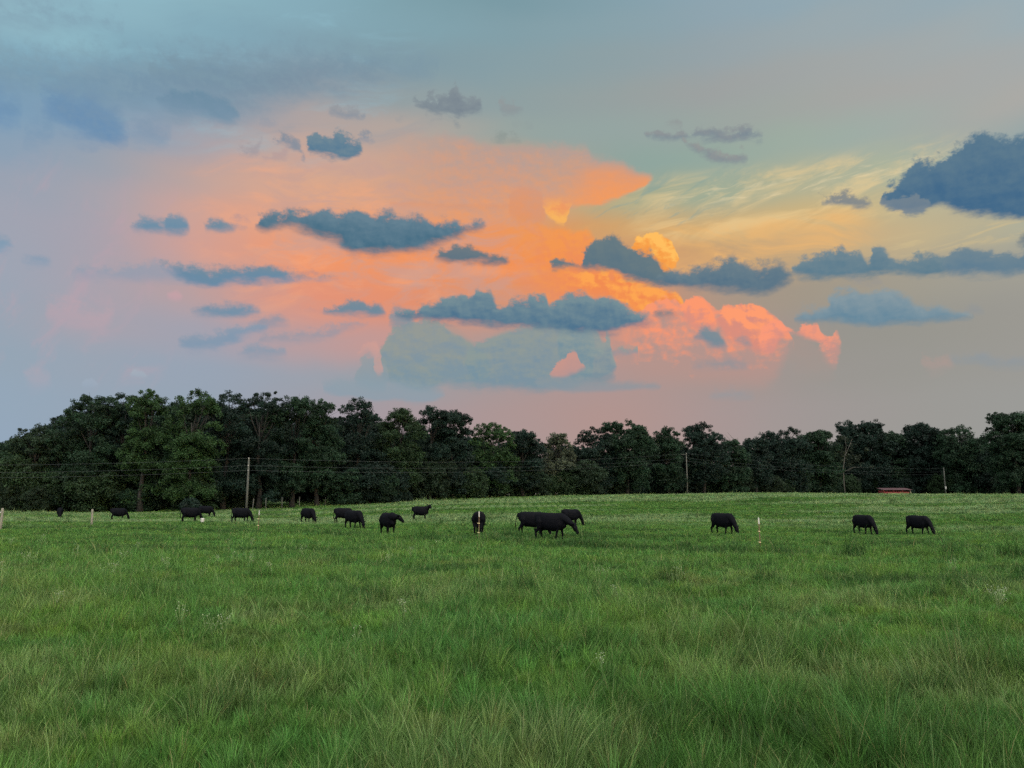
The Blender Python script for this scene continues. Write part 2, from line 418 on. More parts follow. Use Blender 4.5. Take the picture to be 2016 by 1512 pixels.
cloud([(1348, 276), (1370, 280), (1400, 288), (1432, 300), (1456, 296), (1472, 304)], [(1348, 282), (1370, 298), (1400, 312), (1432, 323), (1456, 318), (1472, 312)], (148, 152, 150), (132, 142, 148), **g)
cloud([(1618, 388), (1645, 380), (1668, 374), (1692, 384), (1716, 396)], [(1618, 393), (1645, 400), (1668, 404), (1692, 405), (1716, 402)], (140, 142, 138), (130, 136, 140), **g)
# heavy blue cloud at the right edge
cloud([(1738, 388), (1756, 352), (1785, 338), (1812, 318), (1850, 312), (1876, 292), (1905, 268), (1935, 260), (1965, 266), (2005, 268), (2060, 262), (2120, 290), (2200, 340)],
      [(1738, 396), (1760, 408), (1790, 416), (1820, 408), (1850, 406), (1890, 416), (1930, 424), (1980, 428), (2060, 430), (2120, 415), (2200, 380)],
      (92, 122, 142), (68, 106, 138), st=9, sb=12, amp=15, tone=0.15, sc=9)
cloud([(1738, 392), (1770, 386), (1800, 386), (1830, 396)], [(1738, 400), (1770, 412), (1790, 424), (1830, 404)], (120, 134, 144), (112, 130, 146), st=4, sb=5, amp=12, op=0.8)
# dark flat clouds across the glow
cloud([(260, 440), (275, 427), (300, 426), (322, 433), (334, 422), (350, 420), (364, 426), (372, 442)],
      [(260, 446), (275, 455), (300, 456), (322, 456), (334, 458), (350, 460), (364, 456), (372, 448)], (122, 146, 164), (104, 140, 166), st=10, sb=11, amp=9)
cloud([(400, 442), (414, 428), (430, 427), (444, 437), (464, 446)], [(400, 447), (414, 453), (430, 456), (444, 456), (464, 450)], (124, 142, 156), (108, 138, 160), st=10, sb=11, amp=10)
cloud([(456, 430), (472, 424), (492, 430)], [(456, 434), (472, 434), (492, 434)], (170, 146, 150), (165, 145, 152), st=8, sb=9, amp=10, op=0.6)
cloud([(456, 442), (472, 440), (486, 444)], [(456, 446), (472, 449), (486, 448)], (160, 146, 154), (155, 145, 154), st=8, sb=9, amp=10, op=0.6)
cloud([(506, 436), (516, 421), (560, 418), (600, 415), (640, 417), (680, 412), (720, 416), (760, 418), (800, 421), (840, 429), (880, 436), (915, 440), (956, 440)],
      [(506, 446), (520, 452), (570, 446), (600, 452), (630, 466), (660, 474), (682, 490), (705, 500), (740, 500), (790, 494), (830, 490), (865, 480), (895, 466), (920, 456), (956, 446)],
      (102, 130, 146), (72, 110, 132), st=10, sb=14, amp=11, tone=0.15, sc=9)
cloud([(858, 498), (878, 490), (903, 481), (930, 486), (960, 497), (1000, 510)], [(858, 504), (878, 512), (903, 516), (930, 517), (960, 517), (1000, 514)], (112, 124, 130), (92, 114, 130), st=8, sb=10, amp=10)
cloud([(145, 534), (170, 525), (205, 528), (240, 522), (280, 517), (340, 518), (400, 526)], [(145, 538), (180, 544), (215, 547), (280, 550), (340, 552), (400, 548)], (138, 156, 174), (136, 154, 176), st=10, sb=15, amp=11, op=0.6)
cloud([(318, 520), (350, 520), (390, 524), (420, 529), (442, 524), (475, 526), (505, 522), (540, 525), (570, 533), (590, 541), (620, 545), (664, 547)],
      [(318, 526), (350, 541), (385, 558), (412, 562), (450, 557), (505, 556), (550, 554), (580, 552), (620, 550), (664, 551)], (116, 140, 156), (102, 138, 166), st=10, sb=11, amp=10)
cloud([(575, 536), (610, 534), (640, 540)], [(575, 539), (610, 540), (640, 543)], (176, 140, 140), (170, 140, 142), st=8, sb=9, amp=12, op=0.5)
cloud([(-60, 458), (0, 461), (26, 474)], [(-60, 490), (0, 493), (26, 482)], (134, 156, 176), (128, 156, 180), st=8, sb=12, amp=10)
cloud([(42, 506), (62, 500), (80, 502), (104, 516)], [(42, 510), (62, 519), (80, 523), (104, 520)], (138, 156, 176), (134, 156, 178), st=12, sb=11, amp=10, op=0.9)
cloud([(382, 610), (420, 599), (470, 598), (512, 608)], [(382, 614), (420, 621), (470, 622), (512, 612)], (128, 146, 164), (112, 144, 168), st=10, sb=11, amp=9)
cloud([(500, 628), (530, 617), (568, 630)], [(500, 632), (530, 639), (568, 636)], (142, 148, 162), (134, 148, 166), st=12, sb=11, amp=10, op=0.8)
cloud([(354, 666), (380, 659), (425, 653), (455, 642), (490, 638), (525, 636)], [(354, 678), (380, 687), (425, 684), (455, 672), (490, 655), (525, 642)], (138, 154, 172), (122, 150, 174), st=8, sb=12, amp=10, op=0.9)
cloud([(468, 685), (510, 676), (562, 684)], [(468, 692), (510, 701), (562, 696)], (134, 154, 172), (130, 152, 172), st=9, sb=13, amp=10, op=0.75)
cloud([(515, 656), (580, 651), (640, 641), (690, 630), (720, 628)], [(515, 668), (580, 670), (640, 662), (690, 642), (720, 633)], (150, 152, 164), (138, 150, 166), st=9, sb=13, amp=11, op=0.7)
cloud([(600, 608), (615, 605), (640, 608)], [(600, 612), (615, 613), (640, 612)], (180, 146, 150), (176, 146, 150), st=8, sb=9, amp=10, op=0.6)
cloud([(636, 607), (664, 598), (690, 592), (706, 587), (722, 594), (744, 596), (758, 612)], [(636, 612), (664, 616), (690, 618), (720, 620), (744, 620), (758, 618)], (122, 140, 152), (108, 136, 156), st=8, sb=11, amp=10)
cloud([(762, 625), (770, 608), (785, 602), (800, 610), (812, 625)], [(762, 632), (775, 642), (790, 645), (812, 640)], (134, 146, 156), (126, 146, 158), st=12, sb=12, amp=10, op=0.85)
cloud([(780, 612), (810, 606), (840, 598), (870, 589), (900, 580), (930, 577), (950, 572), (968, 580), (988, 598), (1006, 590), (1022, 586), (1036, 591), (1046, 583), (1074, 580), (1082, 596), (1096, 592), (1120, 580), (1148, 575), (1160, 583), (1185, 585), (1215, 597), (1245, 614), (1284, 627)],
      [(780, 624), (810, 628), (850, 631), (920, 635), (980, 641), (1030, 643), (1070, 644), (1100, 650), (1150, 655), (1200, 652), (1235, 644), (1284, 632)],
      (118, 142, 150), (80, 116, 142), st=8, sb=11, amp=11, tone=0.15, sc=9)
cloud([(1082, 520), (1100, 509), (1138, 512), (1148, 498), (1160, 482), (1180, 473), (1204, 464), (1214, 468), (1232, 482), (1262, 490), (1282, 496), (1302, 520), (1330, 545)],
      [(1082, 524), (1110, 527), (1140, 528), (1180, 530), (1210, 535), (1232, 548), (1262, 554), (1290, 562), (1330, 560)],
      (106, 124, 130), (92, 116, 130), st=8, sb=10, amp=13, tone=0.15, sc=9)
cloud([(1296, 545), (1330, 532), (1375, 524), (1415, 514), (1436, 505), (1460, 508), (1490, 519), (1520, 515), (1548, 524), (1564, 540)],
      [(1296, 554), (1330, 561), (1375, 566), (1415, 569), (1450, 573), (1490, 577), (1520, 569), (1548, 558), (1564, 548)],
      (108, 128, 138), (86, 114, 134), st=12, sb=13, amp=12, tone=0.15, sc=9)
cloud([(1562, 528), (1578, 512), (1610, 502), (1638, 496), (1655, 487), (1675, 495), (1692, 492), (1710, 508), (1717, 490), (1725, 484), (1742, 495), (1765, 508), (1790, 512), (1810, 503), (1846, 501), (1870, 512)],
      [(1562, 536), (1580, 547), (1640, 546), (1680, 545), (1710, 540), (1780, 538), (1830, 541), (1870, 533)],
      (114, 136, 146), (92, 124, 142), st=8, sb=10, amp=12, tone=0.15, sc=9)
cloud([(1862, 512), (1878, 492), (1896, 480), (1916, 487), (1940, 496), (1975, 499), (2000, 492), (2040, 488), (2120, 505)],
      [(1862, 528), (1880, 540), (1940, 541), (1985, 538), (2040, 530), (2120, 522)], (112, 134, 146), (96, 126, 146), st=8, sb=11, amp=12, tone=0.15, sc=9)
cloud([(1566, 622), (1590, 609), (1622, 602), (1642, 576), (1672, 568), (1705, 571), (1745, 568), (1780, 580), (1812, 598), (1850, 598), (1880, 608), (1912, 622)],
      [(1566, 629), (1600, 634), (1672, 637), (1745, 638), (1800, 637), (1840, 630), (1880, 628), (1912, 625)], (136, 154, 162), (102, 136, 156), st=10, sb=10, amp=10, sc=9)
cloud([(1366, 654), (1384, 640), (1404, 642), (1416, 652), (1430, 676)], [(1366, 660), (1384, 672), (1404, 684), (1416, 685), (1430, 681)], (132, 142, 148), (116, 138, 152), st=10, sb=11, amp=11)
cloud([(1446, 666), (1460, 662), (1478, 676)], [(1446, 671), (1460, 678), (1478, 681)], (146, 144, 148), (140, 144, 150), st=10, sb=11, amp=10, op=0.85)
cloud([(1286, 618), (1310, 611), (1334, 619)], [(1286, 622), (1310, 626), (1334, 623)], (130, 128, 132), (126, 128, 134), st=8, sb=10, amp=9, op=0.85)
cloud([(1360, 716), (1400, 708), (1430, 702), (1474, 716)], [(1360, 720), (1400, 726), (1430, 726), (1474, 720)], (146, 146, 150), (138, 146, 154), st=12, sb=11, amp=9, op=0.75)
cloud([(1400, 772), (1440, 764), (1486, 772)], [(1400, 778), (1440, 784), (1486, 780)], (150, 152, 156), (146, 152, 158), st=12, sb=11, amp=9, op=0.6)
cloud([(1880, 704), (1925, 690), (1970, 704), (2040, 700), (2100, 706)], [(1880, 708), (1925, 710), (1970, 720), (2040, 720), (2100, 716)], (146, 152, 156), (136, 150, 160), st=12, sb=11, amp=10, op=0.75)
cloud([(1898, 602), (1914, 598), (1934, 606)], [(1898, 607), (1914, 612), (1934, 611)], (146, 150, 150), (142, 148, 152), st=10, sb=10, amp=9, op=0.7)
cloud([(2000, 470), (2016, 458), (2060, 462)], [(2000, 475), (2016, 478), (2060, 476)], (120, 130, 134), (116, 130, 138), st=10, sb=10, amp=11, op=0.9)
cloud([(1670, 545), (1710, 548), (1735, 552)], [(1670, 550), (1710, 558), (1735, 556)], (150, 148, 146), (148, 148, 148), st=10, sb=11, amp=12, op=0.6)




def cirrus_group(x0, x1, y0, y1, ang, ls, lw, colr, op, seed, thr=0.0, con=0.35):
    def body(q):
        under, U, V, w1 = q['under'], q['U'], q['V'], q['w1']
        (ua, va), (ub, vb) = az_el(x0, y1), az_el(x1, y0)
        c, s = math.cos(R(ang)), math.sin(R(ang))
        a = U * c + V * s
        b = w1.madd(16.0, V * c - U * s)
        n = noise(a / ls, b / lw, 5, 0.62, 0.4, ox=seed, oy=seed * 1.7)
        w = (ub - ua) * 0.22; h = (vb - va) * 0.25
        m = mrange(U, ua, ua + w) * mrange(U, ub, ub - w) * mrange(V, va, va + h) * mrange(V, vb, vb - h)
        return mix(under, lin(colr), m * mrange(n, thr, thr + con) * op)
    return group(('under', 'U', 'V', 'w1'), body)


def cirrus(it, under):
    if 'g' not in it: it['g'] = cirrus_group(*it['cirrus'])
    return use(it['g'], under, U0, V0, W1)


def tile(u0, u1, v0, v1):
    col = base
    for it in CLOUDS:
        if 'cirrus' in it:
            x0, x1, y0, y1 = it['cirrus'][:4]
            b = (az_el(x0, y1)[0], az_el(x1, y0)[0], az_el(x0, y1)[1] - 40, az_el(x1, y0)[1] + 40)
            if b[0] < u1 and b[1] > u0 and b[2] < v1 and b[3] > v0: col = cirrus(it, col)
            continue
        b = bounds(it)
        if b[0] < u1 and b[1] > u0 and b[2] < v1 and b[3] > v0: col = paint(it, col)
    g = nd('ShaderNodeBackground')
    WT.links.new(col, g.inputs[0])
    return g.outputs[0]


def split(fac, a, b):
    n = nd('ShaderNodeMixShader')
    WT.links.new(fac.s, n.inputs[0]); WT.links.new(a, n.inputs[1]); WT.links.new(b, n.inputs[2])
    return n.outputs[0]


def tree_of_tiles(us, vs):
    if len(us) > 2:
        k = len(us) // 2
        return split(U0.gt(us[k]), tree_of_tiles(us[:k + 1], vs), tree_of_tiles(us[k:], vs))
    if len(vs) > 2:
        k = len(vs) // 2
        return split(V0.gt(vs[k]), tree_of_tiles(us, vs[:k + 1]), tree_of_tiles(us, vs[k:]))
    return tile(us[0], us[1], vs[0], vs[1])


detailed = tree_of_tiles([-1250, -450, -250, 0, 250, 450, 1250], [0, 270, 380, 480, 590, 760, 1150])
# the rest of the dome: evening cloud cover, brighter overhead and towards the west behind the camera
nish = nd('ShaderNodeTexSky', sky_type='NISHITA')
nish.sun_disc = False
nish.sun_elevation = R(6); nish.sun_rotation = SUN_ROT
over = mix(lin((238, 240, 250)), lin((255, 236, 214)), mrange(W1, -0.5, 0.5))
bright = nd('ShaderNodeMix', data_type='RGBA', blend_type='ADD')
bright.inputs[0].default_value = 0.08
WT.links.new(over, bright.inputs[6]); WT.links.new(nish.outputs[0], bright.inputs[7])
away = mrange(DY, 0.45, -0.3)._op('MAXIMUM', mrange(DY, 0.45, -0.3), mrange(V0, 980, 1700))
rest = mix(base, bright.outputs[2], away)
gain = away.madd(1.0, 1.0)
bg = nd('ShaderNodeBackground')
WT.links.new(rest, bg.inputs[0]); WT.links.new(gain.s, bg.inputs[1])
inside = (U0.gt(-1240) * (0 - U0).gt(-1240)) * (V0.gt(2) * (0 - V0).gt(-1150)) * DY.gt(0.1)
wout = nd('ShaderNodeOutputWorld')
WT.links.new(split(inside, bg.outputs[0], detailed), wout.inputs[0])

# ---------------------------------------------------------------- soft light of the evening cover
sd = bpy.data.lights.new('evening_light', 'SUN')
sd.energy = 1.6
sd.angle = R(22)
sd.color = (1.0, 0.95, 0.88)
so = bpy.data.objects.new('evening_light', sd)
scene.collection.objects.link(so)
so.location = (30, -40, 60)
_d = Vector((math.cos(SUN_EL) * math.sin(SUN_ROT), math.cos(SUN_EL) * math.cos(SUN_ROT), math.sin(SUN_EL)))
so.rotation_euler = _d.to_track_quat('Z', 'Y').to_euler()

# ---------------------------------------------------------------- helpers
rng = np.random.default_rng(11)
COL = scene.collection


def tag(o, label=None, cat=None, group=None, kind=None):
    if label: o['label'] = label
    if cat: o['category'] = cat
    if group: o['group'] = group
    if kind: o['kind'] = kind
    return o


def empty(name, loc, rz=0.0):
    o = bpy.data.objects.new(name, None)
    COL.objects.link(o)
    o.empty_display_size = 0.3
    o.location = loc
    o.rotation_euler = (0, 0, rz)
    return o


def add_mesh(name, verts, loops, starts, mat, parent=None, tint=None, smooth=False):
    me = bpy.data.meshes.new(name)
    verts = np.asarray(verts, np.float32).reshape(-1, 3)
    me.vertices.add(len(verts)); me.vertices.foreach_set('co', verts.ravel())
    me.loops.add(len(loops)); me.loops.foreach_set('vertex_index', np.asarray(loops, np.int32))
    me.polygons.add(len(starts)); me.polygons.foreach_set('loop_start', np.asarray(starts, np.int32))
    me.polygons.foreach_set('use_smooth', np.full(len(starts), smooth))
    me.update(calc_edges=True)
    if tint is not None:
        a = me.attributes.new('tint', 'FLOAT_COLOR', 'POINT')
        c = np.ones((len(verts), 4), np.float32); c[:, :3] = tint
        a.data.foreach_set('color', c.ravel())
    me.materials.append(mat)
    o = bpy.data.objects.new(name, me)
    COL.objects.link(o)
    if parent is not None: o.parent = parent
    return o


class MB:
    """collects rings and faces into one mesh"""
    def __init__(self): self.v, self.f = [], []
    def add(self, v, f):
        n = len(self.v)
        self.v += [tuple(p) for p in v]
        self.f += [tuple(i + n for i in q) for q in f]
        return self
    def tube(self, pts, rad, seg=8, cap=True, flat=1.0):
        pts = [Vector(p) for p in pts]
        rings = []
        prev = None
        for i, p in enumerate(pts):
            d = (pts[min(i + 1, len(pts) - 1)] - pts[max(i - 1, 0)]).normalized()
            up = Vector((0, 0, 1)) if abs(d.z) < 0.95 else Vector((0, 1, 0))
            a = prev if prev is not None else d.cross(up).normalized()
            a = (a - d * a.dot(d)).normalized()
            prev = a
            b = d.cross(a)
            rings.append([p + (a * math.cos(t) + b * math.sin(t) * flat) * rad[i] for t in [2 * math.pi * k / seg for k in range(seg)]])
        f = []
        for i in range(len(rings) - 1):
            for k in range(seg):
                f.append((i * seg + k, i * seg + (k + 1) % seg, (i + 1) * seg + (k + 1) % seg, (i + 1) * seg + k))
        if cap:
            f.append(tuple(reversed(range(seg)))); f.append(tuple((len(rings) - 1) * seg + k for k in range(seg)))
        return self.add([q for r in rings for q in r], f)
    def box(self, c, s, rot=None):
        x, y, z = (t / 2 for t in s)
        v = [Vector((i * x, j * y, k * z)) for i in (-1, 1) for j in (-1, 1) for k in (-1, 1)]
        if rot is not None: v = [rot @ p for p in v]
        v = [p + Vector(c) for p in v]
        return self.add(v, [(0, 1, 3, 2), (4, 6, 7, 5), (0, 4, 5, 1), (2, 3, 7, 6), (0, 2, 6, 4), (1, 5, 7, 3)])
    def build(self, name, mat, parent=None, smooth=True):
        me = bpy.data.meshes.new(name)
        me.from_pydata(self.v, [], self.f)
        me.polygons.foreach_set('use_smooth', [smooth] * len(me.polygons))
        me.update()
        me.materials.append(mat)
        o = bpy.data.objects.new(name, me)
        COL.objects.link(o)
        if parent is not None: o.parent = parent
        return o


# smooth value noise
_lat = rng.random((512, 512)).astype(np.float32)


def vnoise(x, y, s, o=0):
    x = np.asarray(x, float) / s + 137.3 + o * 17.17; y = np.asarray(y, float) / s + 91.7 + o * 29.3
    i = np.floor(x).astype(int); j = np.floor(y).astype(int)
    fx = x - i; fy = y - j
    fx = fx * fx * (3 - 2 * fx); fy = fy * fy * (3 - 2 * fy)
    i &= 511; j &= 511; i1 = (i + 1) & 511; j1 = (j + 1) & 511
    return ((_lat[i, j] * (1 - fx) + _lat[i1, j] * fx) * (1 - fy) + (_lat[i, j1] * (1 - fx) + _lat[i1, j1] * fx) * fy)


def fbm(x, y, s, octs=4, o=0):
    t = 0; a = 1.0; w = 0
    for k in range(octs):
        t = t + a * vnoise(x, y, s / 2 ** k, o + k * 3); w += a; a *= 0.55
    return t / w


def ssm(x, a, b):
    t = np.clip((x - a) / (b - a), 0, 1)
    return t * t * (3 - 2 * t)


# ---------------------------------------------------------------- lie of the land
_TP = [-400, 300, 600, 800, 1000, 1300, 1500, 1750, 2016, 2400]
_TR = [0, 8, 20, 33, 45, 60, 75, 100, 125, 150, 180, 220, 300, 450, 2600]
_TZ = [
 [0, -.05, -.10, -.15, -.10, -.20, -.25, -.30, -.25, .00, .30, .8, 1.5, 2.0, 3],
 [0, -.05, -.10, -.15, -.10, -.20, -.25, -.30, -.20, .00, .40, .8, 1.5, 2.0, 3],
 [0, -.05, -.10, -.20, -.20, -.25, -.25, -.10, .45, .90, 1.1, 1.3, 1.8, 2.2, 3],
 [0, -.05, -.15, -.25, -.30, -.35, -.15, .40, 1.10, 1.75, 2.0, 2.1, 2.4, 2.6, 3],
 [0, -.05, -.15, -.25, -.20, -.30, .00, .75, 1.60, 2.35, 2.8, 2.9, 2.9, 2.9, 3],
 [0, -.05, -.20, -.38, -.25, -.35, -.05, .90, 1.95, 2.78, 3.0, 2.8, 2.8, 2.9, 3],
 [0, -.05, -.20, -.42, -.30, -.50, -.15, .90, 2.10, 3.15, 3.15, 2.5, 2.7, 2.9, 3],
 [0, -.05, -.15, -.35, -.40, -.62, -.30, .75, 1.85, 2.72, 2.95, 2.7, 2.7, 2.8, 3],
 [0, -.05, -.15, -.30, -.40, -.60, -.30, .65, 1.65, 2.45, 2.85, 3.0, 3.0, 3.0, 3],
 [0, -.05, -.15, -.30, -.40, -.60, -.30, .65, 1.65, 2.45, 2.85, 3.0, 3.0, 3.0, 3],
]


def ratio(px):
    x, y, z = direction(px, HORIZON_ROW)
    return x / y


_NA, _NR = 161, 400
_ta = np.linspace(-1.0, 1.0, _NA)
_ra = np.linspace(0, math.sqrt(2600), _NR)            # stored against the root of the distance
_a0 = np.arctan([ratio(p) for p in _TP])
_G = np.array([np.interp(_ra ** 2, _TR, row) for row in _TZ])
_G = np.array([np.interp(_ta, _a0, _G[:, k]) for k in range(_NR)]).T
for _ in range(3):
    k = np.exp(-np.linspace(-2, 2, 9) ** 2); k /= k.sum()
    _G = np.apply_along_axis(lambda r: np.convolve(np.pad(r, 4, 'edge'), k, 'valid'), 0, _G)
    _G = np.apply_along_axis(lambda r: np.convolve(np.pad(r, 4, 'edge'), k, 'valid'), 1, _G)


def ground(x, y):
    x = np.asarray(x, float); y = np.asarray(y, float)
    r = np.hypot(x, y); a = np.clip(np.arctan2(x, np.where(y > 0, y, -y) + 1e-6), -0.999, 0.999)
    u = (a + 1) / 2 * (_NA - 1); v = np.clip(np.sqrt(r) / math.sqrt(2600) * (_NR - 1), 0, _NR - 1.001)
    i = u.astype(int); j = v.astype(int); fu = u - i; fv = v - j
    i1 = np.minimum(i + 1, _NA - 1); j1 = np.minimum(j + 1, _NR - 1)
    z = (_G[i, j] * (1 - fu) + _G[i1, j] * fu) * (1 - fv) + (_G[i, j1] * (1 - fu) + _G[i1, j1] * fu) * fv
    return z + (fbm(x, y, 9.0, 3, 5) - 0.5) * 0.16 * ssm(r, 2, 12) + (fbm(x, y, 2.2, 2, 9) - 0.5) * 0.05


def at(px, Y):
    """a spot on the ground, below column px of the photograph, Y metres out"""
    x = float(ratio(px) * Y)
    return Vector((x, Y, float(ground(x, Y))))


# ---------------------------------------------------------------- materials
def material(name, build):
    m = bpy.data.materials.new(name)
    m.use_nodes = True
    t = m.node_tree
    p = t.nodes['Principled BSDF']
    build(t, p)
    return m


def noisy(t, p, c1, c2, scale, detail=4, coords='Object', stretch=(1, 1, 1), rough=0.8):
    tc = t.nodes.new('ShaderNodeTexCoord'); mp = t.nodes.new('ShaderNodeMapping'); n = t.nodes.new('ShaderNodeTexNoise'); r = t.nodes.new('ShaderNodeValToRGB')
    t.links.new(tc.outputs[coords], mp.inputs[0]); t.links.new(mp.outputs[0], n.inputs[0]); t.links.new(n.outputs[0], r.inputs[0]); t.links.new(r.outputs[0], p.inputs['Base Color'])
    mp.inputs['Scale'].default_value = stretch
    n.inputs['Scale'].default_value = scale; n.inputs['Detail'].default_value = detail
    r.color_ramp.elements[0].color = (*c1, 1); r.color_ramp.elements[1].color = (*c2, 1)
    r.color_ramp.elements[0].position = 0.3; r.color_ramp.elements[1].position = 0.7
    p.inputs['Roughness'].default_value = rough
    return n


def leafy(trans, rough=0.65, spec=0.25):
    def b(t, p):
        a = t.nodes.new('ShaderNodeAttribute'); a.attribute_name = 'tint'
        t.links.new(a.outputs['Color'], p.inputs['Base Color'])
        p.inputs['Roughness'].default_value = rough
        p.inputs['Specular IOR Level'].default_value = spec
        tr = t.nodes.new('ShaderNodeBsdfTranslucent'); mx = t.nodes.new('ShaderNodeMixShader')
        t.links.new(a.outputs['Color'], tr.inputs['Color'])
        mx.inputs[0].default_value = trans
        t.links.new(p.outputs[0], mx.inputs[1]); t.links.new(tr.outputs[0], mx.inputs[2])
        t.links.new(mx.outputs[0], t.nodes['Material Output'].inputs[0])
    return b


M_grass = material('grass_blades', leafy(0.38, 0.6, 0.25))
M_leaf = material('tree_leaves', leafy(0.25, 0.6, 0.2))
M_bark = material('bark', lambda t, p: noisy(t, p, (.006, .0065, .006), (.018, .018, .016), 3.0, 5, stretch=(1, 1, .25), rough=.95))
M_palebark = material('pale_bark', lambda t, p: noisy(t, p, (.03, .032, .028), (.075, .074, .065), 3.0, 5, stretch=(1, 1, .3), rough=.9))
M_soil = material('meadow_ground', lambda t, p: (noisy(t, p, (.012, .034, .007), (.026, .066, .013), 0.9, 8, rough=1.0), setattr(p.inputs['Specular IOR Level'], 'default_value', 0.0)))


def coat(t, p):
    noisy(t, p, (.0012, .0018, .0036), (.0026, .0030, .0050), 6.0, 5, rough=.7)
    p.inputs['Specular IOR Level'].default_value = 0.06
    n = t.nodes.new('ShaderNodeTexNoise'); n.inputs['Scale'].default_value = 40; b = t.nodes.new('ShaderNodeBump')
    b.inputs['Strength'].default_value = .35; b.inputs['Distance'].default_value = .02
    t.links.new(n.outputs[0], b.inputs['Height']); t.links.new(b.outputs[0], p.inputs['Normal'])


M_cow = material('black_coat', coat)
M_wood = material('weathered_wood', lambda t, p: noisy(t, p, (.11, .11, .085), (.22, .21, .17), 8, 5, stretch=(4, 4, .4), rough=.9))
M_polewood = material('pole_wood', lambda t, p: noisy(t, p, (.038, .044, .038), (.085, .09, .078), 5, 5, stretch=(4, 4, .3), rough=.9))
M_rust = material('painted_steel_post', lambda t, p: noisy(t, p, (.045, .035, .02), (.11, .065, .03), 14, 5, rough=.6))
M_white = material('white_paint', lambda t, p: noisy(t, p, (.34, .35, .32), (.50, .50, .47), 10, 3, rough=.5))
M_yellow = material('yellow_plastic', lambda t, p: noisy(t, p, (.50, .44, .22), (.60, .54, .30), 10, 3, rough=.4))
M_wire = material('aluminium_wire', lambda t, p: noisy(t, p, (.024, .034, .036), (.045, .058, .06), 2, 3, rough=.5))
M_red = material('red_boards', lambda t, p: noisy(t, p, (.14, .018, .02), (.24, .03, .032), 3, 5, stretch=(6, 6, .4), rough=.8))
M_roof = material('weathered_roof_metal', lambda t, p: noisy(t, p, (.045, .022, .026), (.09, .045, .05), 2, 5, stretch=(8, 1, 1), rough=.55))
M_lit_end = material('lit_end_boards', lambda t, p: noisy(t, p, (.25, .19, .14), (.38, .30, .22), 4, 4, rough=.8))  # light on the shed's right end, put into a paler board colour
M_eye = material('dark_gloss', lambda t, p: noisy(t, p, (.004, .003, .003), (.008, .006, .005), 20, 2, rough=.5))
M_stem = material('weed_stems', lambda t, p: noisy(t, p, (.07, .13, .04), (.12, .18, .06), 20, 3, rough=.8))
M_petal = material('white_petals', lambda t, p: noisy(t, p, (.17, .23, .13), (.30, .35, .24), 20, 3, rough=.7))

# ---------------------------------------------------------------- ground sheet
na, nr = 260, 240
th = np.concatenate([np.linspace(-0.95, 0.95, 200), np.linspace(0.95, 2 * math.pi - 0.95, 62)[1:-1]])
na = len(th)
rr = np.concatenate([[0.0], np.geomspace(0.6, 2500, nr - 1)])
A, RR = np.meshgrid(th, rr)
gx, gy = RR * np.sin(A), RR * np.cos(A)
gz = ground(gx, gy) - 0.02
gv = np.stack([gx, gy, gz], -1).reshape(-1, 3)
ii, jj = np.meshgrid(np.arange(nr - 1), np.arange(na), indexing='ij')
j2 = (jj + 1) % na
q = np.stack([ii * na + jj, ii * na + j2, (ii + 1) * na + j2, (ii + 1) * na + jj], -1)[..., ::-1].reshape(-1, 4)
g = add_mesh('ground', gv, q.ravel(), np.arange(0, q.size, 4), M_soil, smooth=True)
tag(g, 'gently rolling pasture ground under the grass', kind='structure')

# ---------------------------------------------------------------- grass
FENCE = [(-700, 58), (5, 55), (184, 58), (511, 50), (943, 40), (1493, 33), (2300, 26)]
_fx = np.array([ratio(p) * Y for p, Y in FENCE]); _fy = np.array([Y for _, Y in FENCE], float)


_pxe = np.linspace(-400, 2400, 60)
_a0e = np.arctan([ratio(p) for p in _pxe])


def edge_distance(px):
    return np.interp(px, [-200, 300, 600, 800, 1000, 1150, 1300, 1500, 1700, 1900, 2100], [130, 128, 132, 144, 162, 172, 184, 206, 252, 248, 210])


def fence_dist(x, y):
    return (y - np.interp(x, _fx, _fy))


def grass_fields(x, y):
    r = np.hypot(x, y)
    tuft = fbm(x, y, 1.5, 3, 2)
    big = fbm(x, y, 7.0, 3, 8)
    h = 0.165 * (0.68 + 0.75 * ssm(tuft, .30, .75)) * (0.7 + 0.6 * big)
    h *= 1 - 0.35 * ssm(r, 25, 60)
    fd = fence_dist(x, y)
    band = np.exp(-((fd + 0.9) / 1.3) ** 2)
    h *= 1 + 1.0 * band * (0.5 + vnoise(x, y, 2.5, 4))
    # tall tussocks standing alone
    tus = ssm(vnoise(x, y, 0.7, 31), .76, .90) * ssm(vnoise(x, y, 5.0, 33), .30, .55)
    h *= 1 + 1.0 * tus
    # silvery seed heads on the far slope
    silver = ssm(r, 60, 75) * ssm(fbm(x / 3.0, y, 7.0, 5, 14), .42, .56) * (1 - 0.5 * ssm(r, 200, 260))
    h *= 1 + 0.5 * silver
    # rank growth where nobody grazes, along the foot of the wood
    e_px = np.interp(np.arctan2(x, y), _a0e, _pxe)
    eg = ssm(y, edge_distance(e_px) - 9, edge_distance(e_px) - 3) * ssm(vnoise(x, y, 5.0, 83), .25, .7)
    h *= 1 + 2.6 * eg
    # paler feathery patches near the camera
    straw = ssm(fbm(x, y, 2.0, 4, 21), .56, .72) * (1 - ssm(r, 14, 40))
    straw = np.maximum(straw, np.exp(-(((x + 4.3) / 1.3) ** 2 + ((y - 8.0) / .8) ** 2)))
    brown = ssm(fbm(x, y, 1.1, 4, 41), .60, .75) * (1 - ssm(r, 18, 40))
    lush = ssm(fbm(x, y, 1.4, 5, 51), .50, .66)
    yell = ssm(fbm(x, y, 1.2, 5, 61), .52, .70)
    return h, dict(band=band, tus=tus, silver=silver, straw=straw, brown=brown, lush=lush, yell=yell, r=r)


